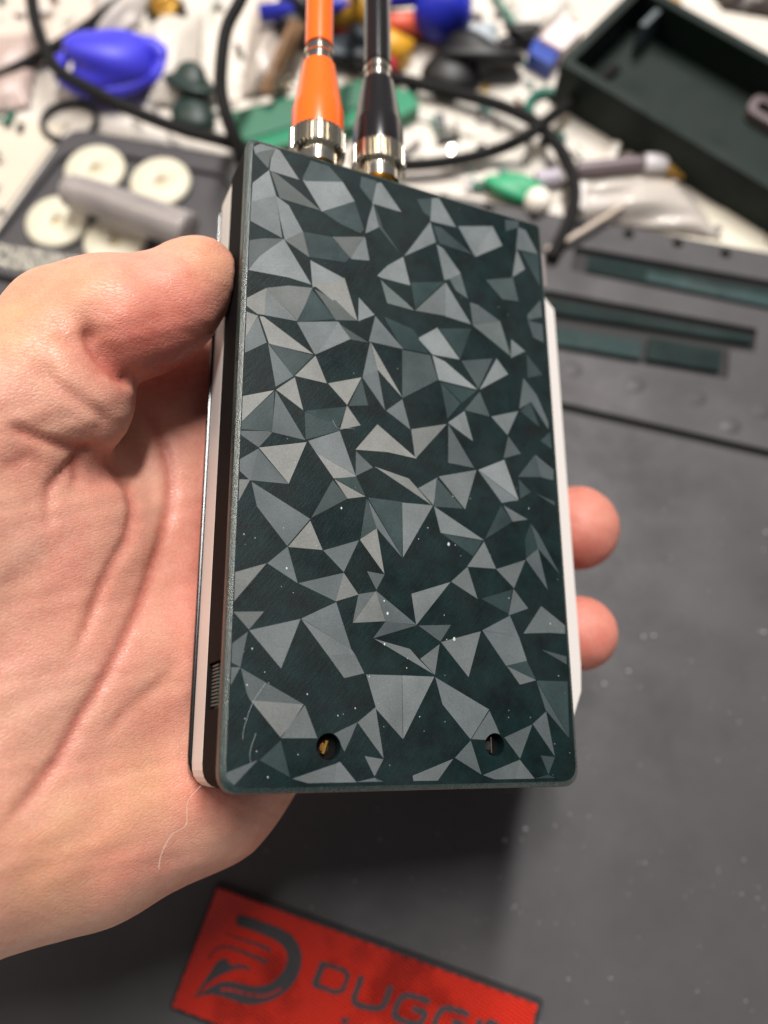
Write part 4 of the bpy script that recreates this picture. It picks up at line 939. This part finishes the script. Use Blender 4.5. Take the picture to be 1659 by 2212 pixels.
# ---- green board and other green scraps
def zz(x, y): return ((900+.6028*x)/1.8228, (.6028*y)/1.8228)
gb = thing("green_board", "long flat green board lying behind the two plugs", "board")
o2 = rounded(pp([zz(-20, 735), zz(870, 520), zz(1200, 600), zz(1250, 690), zz(1120, 760), zz(760, 830), zz(120, 1010)], .007), .0015)
obj("board_slab", prism(o2, .0002, .007), mat("green_print", (16, 120, 84), .4, mottle=.1), gb, bevel=.0006)
o2 = rounded(pp([zz(0, 745), zz(860, 545), zz(870, 690), zz(100, 920)], .0075), .001)
obj("board_label", prism(o2, .0071, .0078), mat("green_dull", (48, 104, 80), .5, mottle=.08), gb)
lump("green_sleeve", 1115, 408, .0045, .0120, .0058, .0045, (44, 150, 104), "small translucent green plastic sleeve by the mat edge", "sleeve", rot=-.35, amp=.06, seed=3)
lump("white_bead", 1162, 436, .0055, .0054, .0054, .0055, (236, 228, 216), "white round bead touching the green sleeve", "bead", amp=.01, seed=6, rough=.3)
c = P(1186, 241, .002)
tag(obj("teal_arc", tube([Vector((c.x+.0085*math.cos(a), c.y+.0095*math.sin(a), .003)) for a in [math.pi*(.15+1.0*i/16) for i in range(17)]], .0020, 8), mat("teal_print", (14, 92, 76), .4), smooth=True), "thin teal curved strip where the two cables cross", "strip")
tag(obj("teal_stick", tube([P(1062, -20, .003), P(1112, 55, .003), P(1165, 108, .003)], .0012, 8), mat("teal_stick_m", (60, 120, 104), .5), smooth=True), "long thin teal stick on white paper at the far side", "stick")
bc = thing("blue_box", "small blue and white printed packet against the tray corner", "packet")
obj("packet_body", prism(pp([(1140, 112), (1190, 142), (1212, 108), (1158, 78)], .008), .0003, .008), mat("packet_blue", (30, 62, 150), .4), bc, bevel=.0005)
obj("packet_top", prism(pp([(1166, 80), (1216, 108), (1262, 60), (1215, 35)], .009), .0003, .009), mat("packet_white", (226, 214, 214), .35), bc, bevel=.0005)
bm = bmesh.new()
for i in range(9):
    a, b2 = (1164+i*5.2, 88+i*3.0), (1172+i*5.2, 80+i*3.0)
    q = [P(a[0], a[1], .00945), P(a[0]+1.6, a[1]+.8, .00945), P(b2[0]+1.6, b2[1]+.8, .00945), P(b2[0], b2[1], .00945)]
    bm.faces.new([bm.verts.new(p) for p in q])
obj("packet_lettering", bm, mat("packet_print", (150, 90, 50), .5), bc)

# ---- pin header chip, metal tube, tips, screws
def z3(x, y): return ((1800+.7378*x)/1.8228, (.7378*y)/1.8228)
ph_ = thing("pin_header", "small black pin header with metal pins on the white paper", "electronic part")
a, b2 = P(945, 302, .0028), P(992, 291, .0028); d = (b2-a).normalized(); n_ = Vector((-d.y, d.x, 0))
q = [a-n_*.0012, b2-n_*.0012, b2+n_*.0012, a+n_*.0012]
obj("header_body", prism([tuple(v[:2]) for v in q], .0004, .0030), mat("header_black", (22, 20, 20), .4), ph_)
for i in range(6):
    c = a.lerp(b2, (i+.5)/6); obj("pin", tube([Vector((c.x, c.y, .0031)), Vector((c.x-.0005, c.y+.004, .0045))], .0004, 6), M_steel, ph_)
def rod(name, a, b2, r, m, label, cat, z=None, grp=None):
    z = z or r+.0003
    return tag(obj(name, tube([P(*a, z), P(*b2, z)], r, 16), m, smooth=True, angle=40), label, cat, grp)
M_grey = mat("tool_grey", (120, 108, 112), .35, metal=.4)
tl = thing("tool_bit", "grey metal tool bit with a white collar lying against the tray foot", "tool")
obj("shank", tube([P(*z3(640, 905), .0035), P(*z3(1000, 868), .0035)], .0030, 14), M_grey, tl, smooth=True, angle=40)
obj("collar", tube([P(*z3(1000, 868), .0042), P(*z3(1115, 870), .0042)], .0036, 14), mat("collar_white", (228, 224, 228), .3), tl, smooth=True, angle=40)
obj("tip", tube([P(*z3(1115, 872), .0038), P(*z3(1215, 940), .0030)], [.0028, .0016], 12), M_brass, tl, smooth=True, angle=40)
rod("grey_vial", z3(420, 965), z3(545, 945), .0036, mat("vial_grey", (178, 170, 182), .25), "short pale grey cylinder beside the curled cable", "cylinder")
rod("white_post", z3(635, 1130), z3(665, 1000), .0032, mat("post_white", (226, 220, 216), .35), "upright-looking short white post right of the curled cable", "post")
for i, (x, y, ang) in enumerate(((1290, 980, .4), (1345, 985, 1.2))):
    c = P(*z3(x, y), .002); dv = Vector((math.cos(ang), math.sin(ang), 0))*.003
    t = thing("tiny_screw", ("tiny brass screw at the near foot of the tray, nearer the white collar", "tiny brass screw at the near foot of the tray, farther along the wall")[i], "screw", group="tiny screws by the tray")
    obj("screw_shaft", tube([c, c+dv], .0009, 8), M_brass, t, smooth=True); obj("screw_head", tube([c-dv*.3, c], .0018, 12), M_brass, t, smooth=True, angle=40)
# brass connector lying at the far left
bp_ = thing("brass_connector", "brass and dark screw connector standing at the far left of the bench", "connector")
c = P(365, 45, 0)
for nm, z0, z1, r, m in (("connector_base", .0003, .006, .0085, mat("bronze_dark", (52, 40, 28), .4, metal=.6)), ("connector_neck", .0061, .010, .0060, M_brass), ("connector_top", .0101, .014, .0042, M_brass)):
    obj(nm, prism(circle(c.x, c.y, r, 24), z0, z1), m, bp_, bevel=.0005)
rod("dark_spring", (372, 75), (392, 128), .0038, mat("spring_bronze", (110, 82, 66), .4, metal=.5), "dull bronze cylinder below the brass connector", "cylinder")
# clear crumpled bags and offcuts of paper: the pale clutter of the bench
def crumple(name, pts, h, rgb, label, cat, seed, trans=0.0, rough=.4, zb=.0004, amp=.0018, grp=None):
    w4 = [P(*p, zb) for p in pts]; n = 22; rs = random.Random(seed); bm = bmesh.new()
    ph = [(rs.uniform(2, 9), rs.uniform(2, 9), rs.uniform(0, 6)) for _ in range(6)]; G = []
    for i in range(n+1):
        row = []
        for j in range(n+1):
            s, t = i/n, j/n; p = w4[0]*(1-s)*(1-t)+w4[1]*s*(1-t)+w4[2]*s*t+w4[3]*(1-s)*t
            zz_ = sum(abs(math.sin(a*s+b3*t+c3))*amp for a, b3, c3 in ph)*.5
            edge = min(s, 1-s, t, 1-t); row.append(bm.verts.new((p.x+rs.uniform(-1, 1)*.0003, p.y+rs.uniform(-1, 1)*.0003, zb+zz_*min(1, edge*6+.2)+h*math.sin(math.pi*s)*math.sin(math.pi*t))))
        G.append(row)
    for i in range(n):
        for j in range(n): bm.faces.new((G[i][j], G[i+1][j], G[i+1][j+1], G[i][j+1]))
    o = obj(name, bm, mat(name+"_sheet", rgb, rough, trans=trans, coat=.3 if trans else 0), smooth=True)
    sm = o.modifiers.new("thickness", 'SOLIDIFY'); sm.thickness = .0003; sm.offset = 1
    return tag(o, label, cat, grp)
crumple("clear_bag", [(1215, 395), (1470, 400), (1560, 520), (1225, 470)], .004, (204, 196, 188), "crumpled clear plastic bag between the curled cable and the tray", "plastic bag", 3, trans=.25)
crumple("clear_bag", [(545, 30), (640, 40), (620, 200), (520, 215)], .005, (186, 174, 164), "crumpled clear plastic bag left of the orange plug", "plastic bag", 5, trans=.25)
crumple("brown_scrap", [(560, 205), (585, 215), (665, 60), (640, 45)], .004, (128, 98, 72), "narrow brown paper strip beside the orange plug", "paper strip", 8, zb=.012)
crumple("grey_cloth", [(-60, 90), (95, 70), (65, 235), (-60, 260)], .002, (176, 156, 148), "greyish pink paper sheet at the far left edge", "paper sheet", 11)
crumple("white_wad", [(300, 60), (440, 30), (425, 240), (330, 230)], .010, (206, 198, 188), "crumpled white tissue between the blue lump and the hanging cable", "tissue", 21)
crumple("white_fold", [(565, -30), (660, -20), (615, 90), (540, 80)], .008, (208, 194, 182), "folded pinkish white paper behind the orange plug", "paper fold", 31)
crumple("white_wad", [(1090, 20), (1220, -20), (1250, 60), (1120, 90)], .004, (208, 202, 194), "loose white paper beyond the blue packet", "paper", 23)
crumple("blue_grey_film", [(1000, 60), (1075, 60), (1070, 150), (1010, 170)], .004, (190, 200, 206), "bluish translucent film beside the deep blue dome", "film", 25, trans=.2)
crumple("grey_shadow_band", [(200, -20), (335, -30), (300, 60), (205, 90)], .003, (184, 176, 170), "light grey sheet standing in for a shadow band at the far left behind the cables", "shadow band", 27)  # grey sheet shaped as a band of shadow on the bench
crumple("tan_card", [(1385, -70), (1465, -60), (1470, 15), (1400, -5)], .003, (206, 172, 132), "tan card corner behind the printed tray", "card", 29)
crumple("dark_cloth", [(1490, -80), (1700, -80), (1700, 45), (1560, 22)], .003, (62, 54, 50), "dark cloth behind the printed tray at the far right", "cloth", 33)
# printed sheets under the clutter
def sheet(pts, z, rgb, label, cat="paper sheet"):
    o = obj("paper_sheet", prism(pp(pts, z), z-.00025, z), mat("paper_tone", rgb, .6, mottle=.05, mscale=30)); tag(o, label, cat); return o
sheet([(840, 130), (1190, 205), (1130, 330), (850, 240)], .0012, (204, 198, 188), "white sheet lying flat under the cable behind the plugs")
sheet([(-80, 260), (150, 262), (0, 470), (-80, 560)], .0010, (198, 188, 172), "cream sheet sticking out beyond the mat's left corner")
sheet([(900, 330), (1180, 260), (1240, 430), (1050, 425)], .0007, (212, 205, 194), "cream sheet between the crossing cables and the mat edge")
sheet([(-80, -60), (190, -60), (230, 60), (90, 110), (-80, 60)], .0008, (204, 190, 178), "pinkish sheet at the far left corner of the bench")
sheet([(1330, 400), (1659, 470), (1700, 560), (1420, 500)], .0006, (214, 207, 190), "cream sheet between the tray and the mat edge")
rs = random.Random(77)
# small parts strewn about: each its own thing, kinds told apart by form and place
bits = [((330, 175), 'clear ring'), ((400, 265), 'bolt'), ((690, 300), 'bolt'), ((850, 190), 'bolt'), ((1245, 365), 'bolt'), ((620, 170), 'bolt')]
labels = ["", "small pale metal stud near the mat's far edge, left of the hanging cable", "small metal stud on the green board between the plugs", "small metal stud on the white sheet right of the black plug",
          "small metal stud beside the tool bit's left end", "small metal stud beside the brown strip"]
for (xy, kd), lb in zip(bits, labels):
    if kd == 'bolt':
        c = P(*xy, .0035 if xy != (690, 300) else .0095); z0 = c.z-.003
        t = thing("metal_stud", lb, "stud", (c.x, c.y, z0), "small metal studs strewn on the bench")
        obj("stud_foot", prism(circle(0, 0, .0032, 18), 0, .0022), M_steel, t, bevel=.0003); obj("stud_pin", prism(circle(0, 0, .0014, 14), .0022, .0052), M_steel, t)

# loose debris of the bench: snippets, crumbs, wire ends, too many and too small to tell apart
DEB = [mat("snip_black", (18, 17, 18), .5), mat("snip_green", (20, 84, 66), .5), mat("snip_grey", (120, 114, 112), .4), M_steel, mat("snip_white", (214, 208, 200), .5), M_brass, mat("snip_brown", (96, 72, 54), .6), mat("snip_teal", (96, 132, 122), .5)]
bm = bmesh.new(); rs = random.Random(91); wts = [7, 4, 9, 4, 8, 1, 4, 5]; made = 0
while made < 190:
    x, y = rs.uniform(-60, 1700), rs.uniform(-80, 560)
    if y > 262+.18*max(x-150, 0) and x > 100: continue
    if x < 150 and y > 470-.9*x: continue
    if y > -.9*(x-1206)+110 and x > 1190 and y < 330+.6*(x-1352) : continue
    made += 1; k = rs.choices(range(8), wts)[0]; n0 = len(bm.faces); p = P(x, y, 0); big = rs.random() < .5
    L_, w_, h_ = rs.uniform(.0015, .006)*(2.2 if big else 1), rs.uniform(.0007, .0028)*(1.8 if big else 1), rs.uniform(.0004, .0022)
    M_ = Matrix.Translation((p.x, p.y, h_*.75+.0006)) @ Matrix.Rotation(rs.uniform(0, 6.3), 4, 'Z') @ Matrix.Rotation(rs.uniform(-.25, .25), 4, 'Y')
    if rs.random() < .45: bmesh.ops.create_cube(bm, size=1, matrix=M_ @ Matrix.Diagonal((L_, w_, h_, 1)))
    elif rs.random() < .5: bmesh.ops.create_icosphere(bm, subdivisions=1, radius=.5, matrix=M_ @ Matrix.Diagonal((L_, w_*1.5, h_, 1)))
    else:
        q = [M_ @ Vector((L_*1.6*(t-.5), .002*math.sin(t*5+x), 0)) for t in (0, .25, .5, .75, 1)]; tube(q, .00035, 5, bm=bm)
    bm.faces.ensure_lookup_table()
    for f in bm.faces[n0:]: f.material_index = k
o = obj("debris", bm, DEB[0])
for m_ in DEB[1:]: o.data.materials.append(m_)
tag(o, "snippets, crumbs and wire ends strewn over the pale bench", "debris", kind="stuff")

# ================================================================= THE RED NAMEPLATE
npz = ZM
def L1(x, y): return ((640+.36166*x)/1.8228, (3480+.36166*y)/1.8228)
def L2(x, y): return ((1180+.60277*x)/1.8228, (3632+.60277*y)/1.8228)
def at_top(p, z): return P(p[0], p[1], z)
ZB, ZR, ZI = npz+.0032, npz+.0046, npz+.00475
a = P(*L1(595, 45), ZR); bq = P(*L2(1557, 540), ZR); c = P(*L1(100, 1340), ZR)
ex = (bq-a).normalized(); ey = Vector((ex.y, -ex.x, 0)); pl = (bq-a).length; hh_ = (c-a).dot(ey)
skew = (c-a).dot(ex)
print("plate", pl, hh_, skew)
plate = thing("nameplate", "red printed nameplate with a dark crest and lettering lying on the mat", "nameplate")
def NQ(s, t, k=0): q = a+ex*(s+skew*t/hh_)+ey*t; return (q.x, q.y)
M_red = bpy.data.materials.new("red_print"); M_red.use_nodes = True; nt = M_red.node_tree; b = nt.nodes["Principled BSDF"]; LK = nt.links
tc = nt.nodes.new("ShaderNodeTexCoord")
def weave(nt, LK, tc, ang, sc):
    mp = nt.nodes.new("ShaderNodeMapping"); mp.inputs["Rotation"].default_value = (0, 0, ang); LK.new(tc.outputs["Object"], mp.inputs["Vector"])
    w1 = nt.nodes.new("ShaderNodeTexWave"); w1.inputs["Scale"].default_value = sc; w1.inputs["Distortion"].default_value = 1.5; w1.inputs["Detail"].default_value = 2; LK.new(mp.outputs[0], w1.inputs["Vector"]); return w1.outputs["Fac"]
n1 = nt.nodes.new("ShaderNodeTexNoise"); n1.inputs["Scale"].default_value = 75; n1.inputs["Detail"].default_value = 4; LK.new(tc.outputs["Object"], n1.inputs["Vector"])
cr = nt.nodes.new("ShaderNodeMapRange"); cr.inputs[1].default_value = .48; cr.inputs[2].default_value = .66; cr.inputs[3].default_value = 0; cr.inputs[4].default_value = 1; LK.new(n1.outputs["Fac"], cr.inputs[0])
ad = nt.nodes.new("ShaderNodeMath"); ad.operation = 'ADD'; LK.new(weave(nt, LK, tc, R(32), 330), ad.inputs[0]); LK.new(weave(nt, LK, tc, R(-58), 330), ad.inputs[1])
bp = nt.nodes.new("ShaderNodeBump"); bp.inputs["Distance"].default_value = .0014; LK.new(ad.outputs[0], bp.inputs["Height"])
sm_ = nt.nodes.new("ShaderNodeMapRange"); sm_.inputs[3].default_value = .75; sm_.inputs[4].default_value = 1; LK.new(cr.outputs[0], sm_.inputs[0]); LK.new(sm_.outputs[0], bp.inputs["Strength"])
LK.new(bp.outputs[0], b.inputs["Normal"])
b.inputs["Base Color"].default_value = lin((234, 52, 32)); b.inputs["Roughness"].default_value = .33; b.inputs["Coat Weight"].default_value = .5; b.inputs["Coat Roughness"].default_value = .18; LK.new(bp.outputs[0], b.inputs["Coat Normal"])
M_npb = plastic_printed("plate_black", (34, 33, 35), R(50), 330, 1.0, rough=.6, speck=True, spec=.3)
ov = .0009
obj("plate_base", prism(rounded([NQ(-ov, -ov*1.6), NQ(pl+ov*1.6, -ov*1.6), NQ(pl+ov*1.6, hh_+ov), NQ(-ov, hh_+ov)], .0006), npz+.0002, ZB), M_npb, plate, bevel=.0003)
obj("red_face", prism(rounded([NQ(0, 0), NQ(pl, 0), NQ(pl, hh_), NQ(0, hh_)], .0006), ZB+.00002, ZR), M_red, plate, bevel=.0003)
M_ink = plastic_printed("inlay_grey", (50, 48, 52), R(32), 420, 1.0, rough=.62, speck=True, spec=.25, sheen_var=.3)
def inlay(name, pts, z=ZI, m=M_ink):
    return obj(name, prism([tuple(P(*p, z)[:2]) for p in pts], ZR+.00003, z), m, plate)
def spl2(pts, n=5): return [tuple(q[:2]) for q in spline([Vector((x, y, 0)) for x, y in pts], n)]
crest = [(800, 395), (815, 350), (850, 335), (1000, 375), (1130, 425), (1280, 480), (1400, 550), (1480, 650), (1520, 780), (1505, 920), (1460, 1040), (1370, 1150), (1250, 1240), (1130, 1290), (1000, 1318), (880, 1308), (760, 1268), (640, 1225), (540, 1205), (440, 1215), (340, 1245),
         (430, 1180), (480, 1150), (560, 1100), (640, 1065), (720, 1058), (800, 1070), (900, 1098), (1000, 1118), (1100, 1110), (1190, 1075), (1270, 1005), (1330, 920), (1360, 820), (1350, 740), (1310, 680), (1240, 625), (1150, 580), (1050, 535), (920, 490), (810, 455)]
inlay("crest_ring", [L1(*p) for p in crest])
wing = [(340, 1240), (420, 1110), (500, 985), (580, 865), (640, 815), (700, 815), (725, 865), (760, 885), (830, 875), (910, 890), (968, 920), (955, 945), (890, 925), (810, 925), (700, 965), (590, 1020), (480, 1100), (425, 1165)]
inlay("crest_wing", [L1(*p) for p in wing])
def stroke(pts, wds, fn, name, z=ZI, m=M_ink):
    q = spl2(pts, 6); n = len(q); Lf, Rt = [], []
    for i, p in enumerate(q):
        d = Vector(q[min(i+1, n-1)])-Vector(q[max(i-1, 0)]); d.normalize(); nn = Vector((-d.y, d.x)); wd = (wds[0]+(wds[1]-wds[0])*i/(n-1))/2
        Lf.append((p[0]+nn.x*wd, p[1]+nn.y*wd)); Rt.append((p[0]-nn.x*wd, p[1]-nn.y*wd))
    return inlay(name, [fn(*p) for p in Lf+Rt[::-1]], z, m)
stroke([(690, 540), (860, 605), (1020, 655), (1175, 722)], (10, 44), L1, "crest_stripe")
stroke([(500, 825), (545, 750), (620, 695), (720, 690), (880, 745), (1010, 800), (1140, 855)], (12, 46), L1, "crest_stripe")
stroke([(635, 1150), (760, 1158), (900, 1195), (1060, 1222), (1180, 1200), (1290, 1140)], (24, 18), L1, "crest_slit", z=ZI+.00008, m=M_red)
def closed(pts, wd, name):                     # letter D: ring outline
    q = rounded(pts, 26, 5); cx_, cy_ = sum(p[0] for p in pts)/len(pts), sum(p[1] for p in pts)/len(pts)
    def off(s): return [(cx_+(x-cx_)*s, cy_+(y-cy_)*s) for x, y in q]
    o_, i_ = off(1+wd/200), off(1-wd/200)
    bm = prism([tuple(P(*L2(*p), ZI)[:2]) for p in o_], ZR+.00003, ZI, holes=[[tuple(P(*L2(*p), ZI)[:2]) for p in i_]])
    return obj(name, bm, M_ink, plate)
closed([(152, 268), (290, 312), (316, 350), (284, 440), (240, 458), (98, 410)], 40, "letter_d")
stroke([(405, 350), (378, 430), (356, 495), (380, 538), (490, 562), (545, 545), (568, 495), (597, 415)], (40, 40), L2, "letter_u")
stroke([(850, 522), (780, 494), (700, 478), (655, 505), (622, 585), (640, 628), (760, 664), (800, 640), (815, 592), (735, 562)], (40, 40), L2, "letter_g")
stroke([(1108, 606), (1040, 578), (955, 562), (912, 590), (880, 668), (898, 712), (1015, 748), (1058, 724), (1073, 676), (993, 646)], (40, 40), L2, "letter_g")
stroke([(1182, 630), (1160, 695), (1136, 770)], (40, 40), L2, "letter_i")
stroke([(1300, 672), (1240, 652), (1215, 690), (1196, 750), (1220, 790)], (38, 38), L2, "letter_e")
stroke([(270, 628), (330, 640)], (22, 22), L2, "small_letter")
stroke([(296, 640), (280, 690), (268, 730)], (24, 24), L2, "small_letter")
